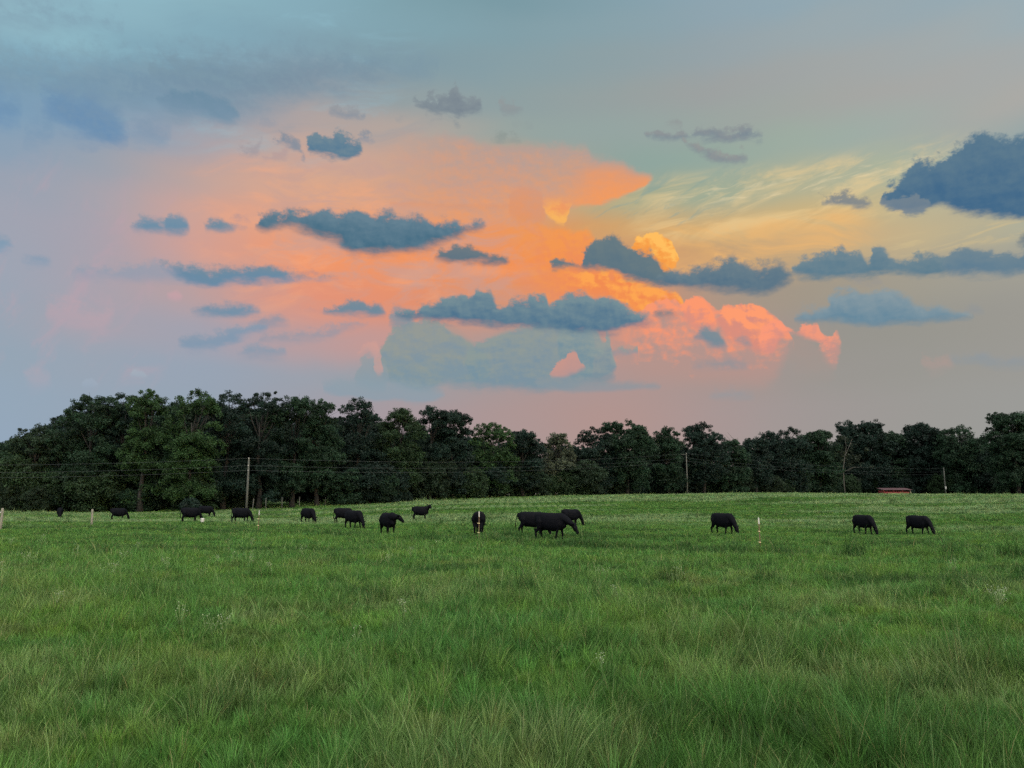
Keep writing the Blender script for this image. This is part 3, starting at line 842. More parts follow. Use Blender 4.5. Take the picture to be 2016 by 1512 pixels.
def blades(x, y, levels, wscale, tufts=10.0, hscale=1.0):
    n = len(x)
    r0 = np.hypot(x, y)
    # most blades grow in tufts: pull them towards the nearest of jittered tuft centres
    cell = np.maximum(0.26, r0 * 0.0085) * (1 + 0.0 * x)
    lev = np.round(np.log2(cell / 0.26))
    cs = 0.26 * 2.0 ** lev
    ci, cj = np.floor(x / cs).astype(int), np.floor(y / cs).astype(int)
    hs = lambda k: _lat[(ci * 73 + cj * 151 + k * 37 + (ci * cj) % 97) & 511, (cj * 89 + ci * 23 + k * 61) & 511]
    tx = (ci + 0.2 + 0.6 * hs(0)) * cs; ty = (cj + 0.2 + 0.6 * hs(1)) * cs
    pull = np.where(rng.random(n) < 0.62, rng.uniform(0.25, 0.75, n), 0.0)
    ox, oy = (x - tx) / cs, (y - ty) / cs
    x = x + (tx - x) * pull; y = y + (ty - y) * pull
    th_, tt_, tc_ = hs(2), hs(3), hs(4)
    intuft = pull > 0
    h, F = grass_fields(x, y)
    h = h * hscale * rng.uniform(0.5, 1.25, n) * np.where(intuft, 0.75 + 0.75 * th_, 0.8)
    seed = (rng.random(n) < 0.014 + 0.06 * F['straw'] + 0.07 * F['silver'])
    h = np.where(seed, h * rng.uniform(1.3, 1.8, n), h)
    r = F['r']
    w = wscale * rng.uniform(0.55, 1.3, n)
    w = np.where(seed, w * 0.7, w)
    z = ground(x, y) - 0.02
    a = rng.uniform(0, 2 * math.pi, n)
    fx, fy = np.cos(a), np.sin(a)                    # across the blade
    wind = (vnoise(x, y, 1.2, 71) - 0.5) * 3.0
    b = rng.uniform(0, 2 * math.pi, n)
    lean = np.abs(rng.normal(0.0, 0.30, n)) + 0.06
    lx = np.cos(b) * lean + wind * 0.07 + np.where(intuft, ox * 0.8, 0); ly = np.sin(b) * lean * 0.9 + np.where(intuft, oy * 0.8, 0)
    base = np.empty((n, 3))
    g0 = np.array([.076, .178, .040]); g1 = np.array([.056, .162, .040]); g2 = np.array([.108, .200, .034])
    g3 = np.array([.185, .235, .095]); g4 = np.array([.120, .112, .050]); g5 = np.array([.25, .33, .215])
    m = lambda c, t: c * (1 - t[:, None])
    base[:] = g0
    base = m(base, F['lush'] * .6) + g1 * (F['lush'] * .6)[:, None]
    base = m(base, F['yell'] * .6) + g2 * (F['yell'] * .6)[:, None]
    base = m(base, F['straw'] * .38) + g3 * (F['straw'] * .38)[:, None]
    base = m(base, F['brown'] * .3) + g4 * (F['brown'] * .3)[:, None]
    base = m(base, F['silver'] * .45) + g5 * (F['silver'] * .45)[:, None]
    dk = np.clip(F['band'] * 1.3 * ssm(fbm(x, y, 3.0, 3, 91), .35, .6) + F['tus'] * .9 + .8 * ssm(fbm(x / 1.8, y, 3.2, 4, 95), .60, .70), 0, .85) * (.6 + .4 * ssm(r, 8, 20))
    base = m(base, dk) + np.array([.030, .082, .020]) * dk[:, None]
    base *= np.where(intuft, 0.72 + 0.5 * tt_, 0.85)[:, None]
    base[:, 0] *= np.where(intuft, 0.85 + 0.35 * tc_, 1.0)
    base *= (0.50 + 1.0 * rng.random(n) ** 1.3)[:, None]
    dead = rng.random(n) < 0.03
    base[dead] = np.array([.20, .19, .09]) * rng.uniform(.7, 1.2, (dead.sum(), 1))
    base[seed] = base[seed] * 0.45 + np.array([.27, .33, .17]) * 0.55
    base = np.minimum(base * np.array([1.03, 1.09, .92]), 0.6)
    vs, L = [], levels
    for k in range(L + 1):
        t = k / L
        cx = x + lx * h * t ** 1.8; cy = y + ly * h * t ** 1.8
        cz = z + h * t * (1 - 0.22 * lean * t)
        ww = w * (1 - t) ** 0.6 * 0.5 if k else w * 0.4
        if k < L:
            vs.append(np.stack([cx - fx * ww, cy - fy * ww, cz], -1)); vs.append(np.stack([cx + fx * ww, cy + fy * ww, cz], -1))
        else:
            vs.append(np.stack([cx, cy, cz], -1))
    nv = 2 * L + 1
    V = np.stack(vs, 1).reshape(-1, 3)
    pat, st, c = [], [], 0
    for k in range(L - 1):
        pat += [2 * k, 2 * k + 1, 2 * k + 3, 2 * k + 2]; st.append(c); c += 4
    pat += [2 * L - 2, 2 * L - 1, 2 * L]; st.append(c); c += 3
    loops = (np.arange(n)[:, None] * nv + np.array(pat)).ravel()
    starts = (np.arange(n)[:, None] * c + np.array(st)).ravel()
    return V, loops, starts, np.repeat(base, nv, 0)


def scatter(y0, y1, dens):
    """random ground points between two distances; dens(Y) per square metre"""
    k0, k1 = ratio(-260), ratio(2276)
    Ys = np.linspace(y0, y1, 400)
    wid = (k1 - k0) * Ys + 2.0
    d = dens(Ys) * wid
    cdf = np.concatenate([[0], np.cumsum((d[1:] + d[:-1]) / 2 * np.diff(Ys))])
    n = int(cdf[-1])
    Y = np.interp(rng.random(n) * cdf[-1], cdf, Ys)
    X = rng.uniform(k0 * Y - 1, k1 * Y + 1)
    return X, Y


parts = []
def put(x, y, lv, w): parts.append(blades(x, y, lv, w))
x, y = scatter(3.2, 13.0, lambda Y: 3100 * np.minimum(1, 6.0 / Y))
put(x, y, 3, 0.0056 * np.maximum(1, y / 6.5))
x, y = scatter(13.0, 36.0, lambda Y: 2600 * (6.0 / Y) * (14 / Y) ** 0.8)
put(x, y, 2, 0.0052 * np.maximum(1, y / 6.5))
x, y = scatter(36.0, 250.0, lambda Y: 270 * (36 / Y) ** 1.9 * (Y < 190) + 3.5)
put(x, y, 2, 0.025 * (y / 36.0) ** 1.0)
V, Lp, St, Ti = [], [], [], []
nv = nl = 0
for v, l, s, t in parts:
    V.append(v); Lp.append(l + nv); St.append(s + nl); Ti.append(t)
    nv += len(v); nl += len(l)
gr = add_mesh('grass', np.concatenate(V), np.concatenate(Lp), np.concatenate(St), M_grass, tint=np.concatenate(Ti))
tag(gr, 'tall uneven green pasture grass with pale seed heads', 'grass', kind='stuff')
print('grass verts', nv)
del V, Lp, St, Ti, parts

# ---------------------------------------------------------------- trees
def leaf_cloud(centres, rads, per, size, tint, squash=0.8):
    """small leaf-sized quads gathered round cluster centres; tint per cluster"""
    n = len(centres)
    k = n * per
    c = np.repeat(centres, per, 0)
    r = np.repeat(rads, per)
    d = rng.normal(0, 1, (k, 3)); d /= np.linalg.norm(d, axis=1)[:, None]
    p = c + d * (r * rng.random(k) ** 0.45)[:, None] * np.array([1, 1, squash])
    a = rng.normal(0, 1, (k, 3)); a /= np.linalg.norm(a, axis=1)[:, None]
    nrm = d * 0.6 + rng.normal(0, 0.7, (k, 3)) + np.array([0, 0, 0.45])
    nrm /= np.linalg.norm(nrm, axis=1)[:, None]
    a = np.cross(nrm, a); a /= np.linalg.norm(a, axis=1)[:, None] + 1e-9
    b = np.cross(nrm, a)
    s = (size * rng.uniform(0.55, 1.3, k))[:, None]
    a = a * s * 0.5; b = b * s * 0.32
    V = np.stack([p - a, p - b * 1.1 + a * .1, p + a, p + b], 1).reshape(-1, 3)
    t = np.repeat(tint, per, 0) * rng.uniform(0.7, 1.35, (k, 1))
    return V, np.repeat(t, 4, 0)


def crown_mesh(V, T, parent, name='crown'):
    n = len(V)
    return add_mesh(name, V, np.arange(n), np.arange(0, n, 4), M_leaf, parent, T)


KINDS = {   # leaf tint, openness, leaf size
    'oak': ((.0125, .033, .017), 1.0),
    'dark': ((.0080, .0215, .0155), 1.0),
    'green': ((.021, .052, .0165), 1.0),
    'olive': ((.0155, .032, .017), 1.0),
    'grey': ((.055, .072, .045), 0.55),
    'vine': ((.018, .040, .0165), 1.1),
}


def make_tree(name, H, W, kind, Y, bottom=0.06, density=1.0, open_top=0.0, forked=False, seed=0):
    """returns local meshes data for a tree of height H and crown width W"""
    r_ = np.random.default_rng(seed)
    tint, full = KINDS[kind]
    W = W * 1.12
    nl = int((20 + W * 1.9) * (0.8 + H / 40))
    lob = []
    # heads along the top of the crown give it its outline
    ntop = max(3, int(W / 3.2))
    for i in range(ntop):
        u = (i + 0.5) / ntop * 2 - 1 + r_.uniform(-.12, .12)
        edge = math.sqrt(max(0, 1 - (abs(u) * 0.93) ** 2.4))
        rad = r_.uniform(.12, .19) * W + 0.4
        top = H * (0.50 + 0.50 * edge) * r_.uniform(.90, 1.0)
        if i == ntop // 2: top = H
        lob.append((u * (W / 2 - rad * .6), r_.uniform(-.28, .28) * W, top - rad * 0.85, rad))
    for i in range(nl):
        hz = bottom + (0.90 - bottom) * r_.random() ** 0.85
        env = (W / 2) * (0.70 + 0.30 * ssm(hz, 0.0, 0.5)) * math.sqrt(max(0.05, 1 - max(0, (hz - 0.55) / 0.47) ** 2.2))
        an = r_.uniform(0, 2 * math.pi); q = r_.uniform(0.35, 1.0) ** 0.6
        rad = r_.uniform(.11, .19) * W + 0.4
        if open_top and hz > 0.6 and r_.random() < open_top * 0.6: continue
        lob.append((math.cos(an) * q * (env - rad * .5), math.sin(an) * q * (env - rad * .5) * .85, hz * H, rad))
    C, Rr, T = [], [], []
    for (x, y, z, rad) in lob:
        k = int(max(7, 17 * density * full * (rad / 2.0) ** 1.3))
        d = r_.normal(0, 1, (k, 3)); d /= np.linalg.norm(d, axis=1)[:, None]
        d[:, 2] = np.where(d[:, 2] < -0.35, -d[:, 2], d[:, 2])
        p = np.array([x, y, z]) + d * rad * r_.uniform(.55, 1.05, (k, 1)) * np.array([1, 1, .78])
        hi = ssm(p[:, 2] / H, .45, .8)
        kp = r_.random(k) > hi * (0.04 + .38 * open_top)
        p = p[kp]; hi = hi[kp]; k = len(p)
        if not k: continue
        C.append(p); Rr.append(r_.uniform(.40, .88, k) * (1 - .25 * hi) * (0.5 + Y / 300.0 + .15))
        lt = np.array(tint) * r_.uniform(.75, 1.3)
        T.append(lt * r_.uniform(.78, 1.25, (k, 1)))
    C = np.concatenate(C); Rr = np.concatenate(Rr); T = np.concatenate(T)
    keep = C[:, 2] > 0.5
    C, Rr, T = C[keep], Rr[keep], T[keep]
    size = 0.0015 * Y + 0.06
    per = int(44 * (0.40 / size) ** 1.25)
    V, TT = leaf_cloud(C, Rr, max(per, 24), size, T)
    V[:, 2] = np.maximum(V[:, 2], 0.1)
    # trunk and limbs
    tb = MB()
    tr = 0.018 * H + 0.06
    bend = [(0, 0)]
    for k in range(5): bend.append((bend[-1][0] + r_.uniform(-.3, .3), bend[-1][1] + r_.uniform(-.3, .3)))
    th_ = H * 0.72
    pts = [(bend[k][0], bend[k][1], -0.3 + th_ * k / 5) for k in range(6)]
    tb.tube(pts, [tr * (1.35 - .05 if k == 0 else 1 - .15 * k) for k in range(6)], 8)
    order = sorted(lob, key=lambda t: -t[2])[:9]
    for (x, y, z, rad) in order:
        s = max(0.18, min(0.68, z / H - r_.uniform(.2, .34)))
        f = s * H / th_ * 5; k = min(4, int(f)); fr = min(1, f - k)
        p0 = Vector(pts[k]).lerp(Vector(pts[k + 1]), fr)
        p2 = Vector((x, y, z))
        p1 = p0.lerp(p2, .5) + Vector((x * .12, y * .12, r_.uniform(-.4, .6)))
        rb = tr * r_.uniform(.22, .36)
        tb.tube([p0, p1, p2], [rb, rb * .6, rb * .25], 6)
        for _ in range(3):
            e = p2 + Vector(r_.normal(0, 1, 3)).normalized() * rad * .9
            tb.tube([p1.lerp(p2, r_.uniform(.3, .9)), e], [rb * .35, rb * .1], 5, cap=False)
    return V, TT, tb


def tree(name, label, cat, px, top, wpx, Y, kind, group=None, bark=None, **kw):
    p = at(px, Y)
    ztop = EYE + (HORIZON_ROW - top) * Y / FPX
    H = ztop - p.z
    W = wpx * Y / FPX
    o = empty(name, p, 0.0)
    V, T, tb = make_tree(name, H, W, kind, Y, **kw)
    crown_mesh(V, T, o)
    tb.build('trunk', bark or M_bark, o)
    return tag(o, label, cat, group)


TREES = [  # label, px, top row, width px, Y, kind, extra
 ('low dark tree at the left edge of the tree line', -40, 880, 150, 128, 'oak', {}),
 ('broad dark low-crowned tree closing off the left end of the tree line', 30, 868, 120, 132, 'dark', {}),
 ('loose wispy grey-green tree at the left end, above the smallest cow', 62, 838, 84, 126, 'olive', dict(density=.8)),
 ('dark tree stepping down on the left flank of the tall oaks', 118, 812, 84, 127, 'oak', dict(open_top=.3)),
 ('tall dark oak directly behind the second wooden fence post', 172, 773, 112, 125, 'oak', {}),
 ('tall rounded dark oak just left of the two bright green trees', 228, 773, 86, 127, 'dark', dict(open_top=.2)),
 ('bright green narrow tree with a pointed head, first of the two greener ones', 277, 766, 80, 122, 'green', {}),
 ('dark oak in the gap between the two bright green trees', 322, 788, 70, 130, 'oak', dict(open_top=.4)),
 ('bright green tree with the sharp spire at its top', 372, 762, 100, 121, 'green', {}),
 ('big dark oak with sky showing through its crown, left of the first power pole', 440, 770, 110, 127, 'dark', dict(open_top=.65)),
 ('tallest dark oak with wide gaps of sky, rising over the first power pole', 510, 763, 120, 127, 'dark', dict(open_top=.75)),
 ('dense dark oak with flat top right of the first power pole', 575, 772, 110, 129, 'oak', dict(open_top=.3)),
 ('rounded dark oak ending the tallest group', 625, 786, 86, 131, 'oak', {}),
 ('small-crowned oak with a round window of sky in its head', 702, 786, 88, 138, 'dark', dict(open_top=.6)),
 ('vine-covered olive green tree with soft rounded top', 780, 804, 96, 142, 'vine', {}),
 ('dark oak with the left one of a pair of round heads', 845, 801, 76, 146, 'dark', dict(open_top=.4)),
 ('dark oak with the right one of a pair of round heads', 892, 806, 74, 148, 'dark', {}),
 ('slightly lower leafy tree right of the pair of round-headed oaks', 968, 833, 84, 156, 'green', dict(open_top=.3)),
 ('compact dark tree with a domed head above the rear-facing cow', 1030, 845, 72, 160, 'dark', {}),
 ('pale grey-green thin tree showing sky through its twigs', 1102, 855, 62, 166, 'grey', dict(density=.6)),
 ('dark shaggy oak starting the right-hand half of the tree line', 1172, 842, 84, 170, 'dark', dict(open_top=.4)),
 ('broad round-topped dark oak over the two overlapping cows', 1235, 828, 100, 172, 'oak', dict(open_top=.3)),
 ('small dark tree just left of the second power pole', 1316, 843, 64, 178, 'oak', {}),
 ('round dark tree with a crisp domed head above the second power pole', 1386, 832, 88, 184, 'dark', dict(open_top=.35)),
 ('short dark tree in the dip of the skyline', 1440, 868, 70, 190, 'oak', {}),
 ('ragged dark tree on the right side of the skyline dip', 1490, 862, 60, 200, 'dark', {}),
 ('dark tree with several small points above the striped stake', 1545, 845, 92, 215, 'dark', {}),
 ('smooth dark tree left of the pale leaning trunk', 1615, 848, 80, 225, 'oak', {}),
 ('dark tree crowning the high point over the red shed', 1705, 830, 96, 250, 'dark', {}),
 ('low dark tree right behind the red shed', 1765, 850, 70, 252, 'oak', {}),
 ('wide dark tree left of the third power pole', 1822, 833, 90, 250, 'dark', dict(open_top=.3)),
 ('dark tree with gaps of sky right of the third power pole', 1900, 837, 84, 240, 'oak', dict(open_top=.5)),
 ('short dark tree in the notch before the tall tree at the right edge', 1948, 880, 50, 236, 'dark', {}),
 ('tall dark tree at the right edge of the picture', 2006, 810, 100, 205, 'oak', dict(open_top=.2)),
 ('tall dark tree beyond the right edge tree', 2080, 815, 110, 205, 'dark', {}),
]
for i, (lab, px, top, w, Y, kd, kw) in enumerate(TREES):
    nm = {'green': 'green_tree', 'vine': 'vine_covered_tree', 'grey': 'pale_tree'}.get(kd, 'oak_tree')
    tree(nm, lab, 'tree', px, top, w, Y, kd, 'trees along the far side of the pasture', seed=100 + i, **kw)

# the pale leaning trunk in front of the right-hand wood
p = at(1665, 222)
o = empty('leaning_tree', p)
tag(o, 'slender tree with a pale bare leaning trunk, left of the red shed', 'tree', 'trees along the far side of the pasture')
tb = MB()
tb.tube([(0, 0, -.4), (-.2, 0, 4), (-.1, 0, 8), (.5, 0, 11.5), (2.2, .3, 14.5), (3.2, .5, 16.5)], [.2, .15, .13, .11, .07, .03], 8)
tb.tube([(.5, 0, 11.5), (1.2, .2, 14), (1.0, .2, 17.5)], [.09, .06, .03], 6)
tb.tube([(-.1, 0, 7), (2.5, .2, 8.2), (5.5, .4, 8.6)], [.09, .06, .02], 6)
tb.build('trunk', M_palebark, o)
cc = rng.normal(0, 1, (60, 3)) * np.array([2.6, 1.5, 2.6]) + np.array([1.5, 3.0, 11.5])
V, T = leaf_cloud(cc, rng.uniform(.5, 1.0, 60), 30, .5, np.array([[.018, .028, .016]] * 60) * rng.uniform(.8, 1.2, (60, 1)))
crown_mesh(V, T, o)

# a bare twiggy tree in the dip
p = at(1457, 205)
o = empty('bare_tree', p)
tag(o, 'thin leafless tree poking up in the dip of the skyline', 'tree', 'trees along the far side of the pasture')
tb = MB()
tb.tube([(0, 0, -.3), (.2, 0, 8), (.1, 0, 15.5)], [.2, .14, .04], 7)
rr_ = np.random.default_rng(4)
for k in range(16):
    z = 7 + k * .5; a = rr_.uniform(0, 6.28); L = rr_.uniform(1.6, 3.4)
    e = (math.cos(a) * L, math.sin(a) * L, z + L * .9)
    tb.tube([(.15, 0, z), (e[0] * .5, e[1] * .5, z + L * .35), e], [.07, .045, .015], 5)
tb.build('trunk', M_palebark, o)

# copies: trees standing deeper in the wood, and understorey along its edge


def copy_tree(o):
    c = o.copy(); COL.objects.link(c)
    for ch in o.children:
        d = ch.copy(); COL.objects.link(d); d.parent = c
    return c


def prototype(name, H, W, kind, Y, seed, **kw):
    o = empty(name, (0, 0, 0))
    V, T, tb = make_tree(name, H, W, kind, Y, seed=seed, **kw)
    crown_mesh(V, T, o); tb.build('trunk', M_bark, o)
    return o


protos = [prototype('forest_tree', 16, 11, k, 170, 500 + i) for i, k in enumerate(('dark', 'oak', 'dark', 'olive'))]
used = [False] * 4
skyline = sorted([(t[1], t[2]) for t in TREES])
rb = np.random.default_rng(77)
i = 0
for px in np.arange(-120, 2160, 36):
    for row in range(1):
        q = px + rb.uniform(-18, 18)
        Y = edge_distance(q) + 14 + row * 16 + rb.uniform(-4, 4)
        lim = np.interp(q, [s[0] for s in skyline], [s[1] for s in skyline]) + rb.uniform(24, 54)
        k = int(rb.integers(0, 4))
        o = protos[k] if not used[k] else copy_tree(protos[k])
        used[k] = True
        p = at(q, Y)
        H = EYE + (HORIZON_ROW - lim) * Y / FPX - p.z
        s = H / 16
        o.location = p; o.rotation_euler = (0, 0, rb.uniform(0, 6.28)); o.scale = (s * rb.uniform(.9, 1.15), s * rb.uniform(.9, 1.15), s)
        tag(o, 'dark tree standing deeper in the wood behind the front trees', 'tree', 'trees standing deeper in the wood')

shr = []
for i, k in enumerate(('oak', 'dark', 'olive', 'vine')):
    o = empty('understory_tree', (0, 0, 0))
    V, T, tb = make_tree('s', 6.5, 7.5, k, 140, seed=600 + i, bottom=.03, density=1.5)
    crown_mesh(V, T, o); tb.build('trunk', M_bark, o)
    shr.append(o)
used = [False] * 4
for px in np.arange(-140, 2160, 27):
    q = px + rb.uniform(-10, 10)
    if 490 < q < 720 and rb.random() < .85: continue
    Y = edge_distance(q) - 3 + rb.uniform(-3, 5)
    k = int(rb.integers(0, 4))
    o = shr[k] if not used[k] else copy_tree(shr[k])
    used[k] = True
    s = rb.uniform(.55, 1.25)
    o.location = at(q, Y); o.rotation_euler = (0, 0, rb.uniform(0, 6.28)); o.scale = (s * 1.1, s, s * rb.uniform(.8, 1.3))
    tag(o, 'low leafy young tree filling the edge of the wood', 'small tree', 'young trees along the edge of the wood')

# a far mass of foliage closing the wood
cc, rr2, tt2 = [], [], []
for px in np.arange(-300, 2320, 5.0):
    Y = edge_distance(px) + 52 + rb.uniform(-5, 5)
    p = at(px, Y)
    hmax = 11 + 3 * math.sin(px * .013) + rb.uniform(-2, 2)
    for _ in range(9):
        cc.append((p.x + rb.normal(0, .6), p.y + rb.normal(0, 1.5), p.z + rb.uniform(0.2, hmax)))
cc = np.array(cc); n = len(cc)
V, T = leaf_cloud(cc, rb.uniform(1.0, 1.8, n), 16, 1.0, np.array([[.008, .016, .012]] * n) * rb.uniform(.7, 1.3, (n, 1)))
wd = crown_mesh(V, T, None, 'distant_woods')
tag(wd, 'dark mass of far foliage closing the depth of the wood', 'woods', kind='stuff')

# dark bush behind the left pair of cows
o = empty('bush', at(376, 100))
V, T, tb = make_tree('b', 1.8, 1.5, 'dark', 100, seed=900, bottom=.1, density=2.5)
crown_mesh(V, T, o); tb.build('trunk', M_bark, o)
tag(o, 'small dark rounded bush behind the cow beside the white bucket', 'bush')


# ---------------------------------------------------------------- cattle
def cow_mesh(pose, turn=0.0, swing=0.0, tail=0.0, stance=(0, 0, 0, 0)):
    b = MB()
    secs = [(-.93, 1.10, .10, .10), (-.86, 1.06, .20, .19), (-.72, 1.02, .30, .27), (-.5, .965, .375, .33), (-.2, .915, .41, .37), (.1, .895, .42, .38),
            (.32, .91, .405, .35), (.50, .94, .385, .30), (.63, .96, .33, .25), (.72, .97, .22, .17)]
    seg = 20; v = []; f = []
    for (x, zc, hh, hw) in secs:
        for k in range(seg):
            t = 2 * math.pi * k / seg
            c, s = math.cos(t), math.sin(t)
            v.append((x, hw * math.copysign(abs(c) ** .85, c), zc + hh * math.copysign(abs(s) ** .85, s)))
    for i in range(len(secs) - 1):
        for k in range(seg): f.append((i * seg + k, i * seg + (k + 1) % seg, (i + 1) * seg + (k + 1) % seg, (i + 1) * seg + k))
    f.append(tuple(reversed(range(seg)))); f.append(tuple((len(secs) - 1) * seg + k for k in range(seg)))
    v = [(x_, y_, z_ - (.02 if z_ < .9 else 0) * min(1, (0.9 - z_) / .3)) for x_, y_, z_ in v]
    b.add(v, f)
    for i, sx in enumerate((1, -1)):
        o = stance[i]
        b.tube([(.45, sx * .13, 1.0), (.46, sx * .17, .78), (.44 + o * .4, sx * .17, .56), (.44 + o * .7, sx * .165, .42), (.44 + o * .8, sx * .165, .36), (.43 + o, sx * .165, .12), (.46 + o, sx * .165, .0)],
               [.17, .15, .085, .064, .058, .045, .065], 12)
        o = stance[2 + i]
        b.tube([(-.62, sx * .13, 1.08), (-.62, sx * .19, .88), (-.60 + o * .3, sx * .20, .68), (-.71 + o * .6, sx * .19, .50), (-.76 + o * .8, sx * .185, .44), (-.72 + o, sx * .18, .14), (-.68 + o, sx * .18, .0)],
               [.20, .215, .14, .085, .066, .047, .066], 12)
    if pose == 'graze': ax = [(.50, 1.10, .29), (.72, .97, .24), (.88, .76, .185), (.99, .56, .145), (1.02, .50, .135)]; hd = (.30, -.95)
    elif pose == 'low': ax = [(.52, 1.09, .29), (.78, 1.00, .24), (1.00, .88, .185), (1.16, .78, .145), (1.21, .75, .135)]; hd = (.52, -.85)
    elif pose == 'up': ax = [(.52, 1.10, .29), (.70, 1.15, .25), (.84, 1.26, .19), (.92, 1.36, .15), (.95, 1.40, .14)]; hd = (.80, -.60)
    else: ax = [(.52, 1.10, .29), (.74, 1.09, .245), (.93, 1.09, .19), (1.06, 1.10, .15), (1.10, 1.11, .14)]; hd = (.72, -.70)
    # the neck swings sideways by `turn` (degrees, left positive), more and more towards the head
    x0 = .60
    P = []
    n = len(ax)
    pos = Vector((ax[0][0], 0, ax[0][1])); P.append(pos.copy())
    for i in range(1, n):
        d = ax[i][0] - ax[i - 1][0]; a = R(turn) * (i / n) * .9
        pos = Vector((pos.x + d * math.cos(a), pos.y + d * math.sin(a), ax[i][1])); P.append(pos.copy())
    b.tube(P, [a_[2] for a_ in ax], 14, flat=.8 if turn == 0 else .9)
    F = Vector((math.cos(R(turn)) * hd[0], math.sin(R(turn)) * hd[0], hd[1])).normalized()
    side = Vector((-math.sin(R(turn)), math.cos(R(turn)), 0))
    H0 = P[-1] + Vector((0, 0, .01))
    b.tube([H0 - F * .05, H0 + F * .05, H0 + F * .18, H0 + F * .32, H0 + F * .42, H0 + F * .47], [.09, .135, .13, .092, .088, .055], 14)
    upn = F.cross(side) if F.cross(side).z > 0 else side.cross(F)
    b.tube([H0 + F * .04, H0 + F * .2 - upn * .07, H0 + F * .34 - upn * .04], [.09, .07, .04], 10)          # jaw
    for sx in (1, -1):
        e0 = H0 + F * .0 + side * sx * .10 + upn * .03
        e1 = e0 + side * sx * .13 + Vector((0, 0, .04)); e2 = e0 + side * sx * .27 + Vector((0, 0, .05)) - F * .03
        b.tube([e0, e1, e2], [.036, .075, .02], 8, flat=.5)
    # brisket, shoulder blades, udder
    b.tube([(.60, 0, .98), (.68, 0, .72), (.50, 0, .60)], [.19, .15, .11], 12)
    b.tube([(-.50, 0, .70), (-.40, 0, .60), (-.26, 0, .60)], [.14, .13, .08], 12)
    # tail with its switch
    tw = tail
    b.tube([(-.88, 0, 1.27), (-.94, tw * .1, 1.18), (-.95 - abs(tw) * .15, tw * .25, .95), (-.95 - abs(tw) * .22, tw * .4, .70), (-.95 - abs(tw) * .25, tw * .55, .52), (-.94 - abs(tw) * .3, tw * .6, .40)],
           [.045, .036, .028, .026, .05, .02], 8)
    me = bpy.data.meshes.new('cow')
    me.from_pydata(b.v, [], b.f); me.update()
    tmp = bpy.data.objects.new('cow', me)
    COL.objects.link(tmp)
    rm = tmp.modifiers.new('r', 'REMESH'); rm.mode = 'VOXEL'; rm.voxel_size = .022
    sm = tmp.modifiers.new('s', 'SMOOTH'); sm.factor = .5; sm.iterations = 5
    dg = bpy.context.evaluated_depsgraph_get(); dg.update()
    out = bpy.data.meshes.new_from_object(tmp.evaluated_get(dg))
    bpy.data.objects.remove(tmp)
    out.polygons.foreach_set('use_smooth', [True] * len(out.polygons))
    out.materials.clear(); out.materials.append(M_cow)
    # eyes as a small child mesh
    ey = MB()
    for sx in (1, -1):
        c = H0 + F * .13 + side * sx * .118 + upn * .03
        ey.tube([c - Vector((0, 0, .022)), c, c + Vector((0, 0, .022))], [.006, .024, .006], 8)
    return out, ey


def cow(label, px, Y, heading, pose, turn=0.0, tail=0.0, stance=(0, 0, 0, 0), scale=1.0, dx=0.0):
    me, ey = cow_mesh(pose, turn, 0, tail, stance)
    o = bpy.data.objects.new('cow', me)
    COL.objects.link(o)
    p = at(px, Y)
    o.location = (p.x, p.y, p.z - .09)
    o.rotation_euler = (0, 0, R(heading)); o.scale = (scale * .92, scale * 1.0, scale * 1.05)
    if Y < 60: ey.build('eyes', M_eye, o)
    return tag(o, label, 'cow', 'black cattle grazing in the pasture')


cow('small black cow at the far left, head down, half seen in front of the trees', 120, 92, -62, 'graze', 15, 0, (.1, -.05, 0, .1), .9)
cow('black cow side-on between the second wooden post and the white bucket', 236, 82, 33, 'graze', 0, 0, (.05, -.08, .1, -.05), .95)
cow('black cow grazing with the white bucket at its muzzle', 377, 72, 34, 'graze', 0, 0, (.12, -.1, .1, -.08))
cow('distant black cow half hidden behind the one beside the white bucket', 407, 93, 3, 'graze', 0, 0, (0, 0, 0, 0))
cow('black cow side-on grazing below the first power pole', 477, 70, 2, 'graze', 0, 0, (.14, -.1, .12, -.1))
cow('plump black cow grazing alone with its head in the grass, between two striped stakes', 608, 70, -40, 'graze', 10, 0, (.1, -.06, .08, -.08))
cow('black cow whose front half is hidden behind a nearer grazing cow', 678, 69, 12, 'graze', 0, 0, (0, 0, .1, -.1))
cow('black grazing cow overlapping the rump of another behind it', 698, 58, -38, 'graze', 14, 0, (.12, -.1, .1, -.05))
cow('black cow standing with head raised and turned to the right', 766, 48, -58, 'level', 62, 0, (.04, -.08, .1, -.02))
cow('small distant black cow side-on with head up and ears out', 829, 75, 4, 'up', -62, 0, (.04, -.06, .06, -.04), .98)
cow('black cow seen from behind with a stake in front of it', 943.5, 47, 86, 'graze', 0, .05, (.1, -.05, .06, -.05), 1.02)
cow('black cow mostly hidden behind the big grazing cow, tail swung out', 1048, 46, 2, 'graze', 0, .5, (.05, 0, .1, -.12))
cow('largest black cow, broadside with head half lowered', 1086, 41, -20, 'low', 0, 0, (.12, -.16, .1, -.1), 1.06)
cow('black cow grazing just beyond the muzzle of the largest cow', 1124, 63, 24, 'graze', -40, 0, (.06, -.1, 0, .08))
cow('black cow grazing alone left of the nearest striped stake', 1422, 49, -54, 'graze', 12, 0, (.14, -.12, .06, -.1))
cow('black cow turned three-quarters to the camera, left of the last pair', 1697, 54, -70, 'graze', 26, 0, (.08, -.1, .08, -.04))
cow('black cow grazing at the far right of the herd', 1805, 54, -58, 'graze', 0, 0, (.16, -.1, .12, -.12))

# ---------------------------------------------------------------- posts, bucket


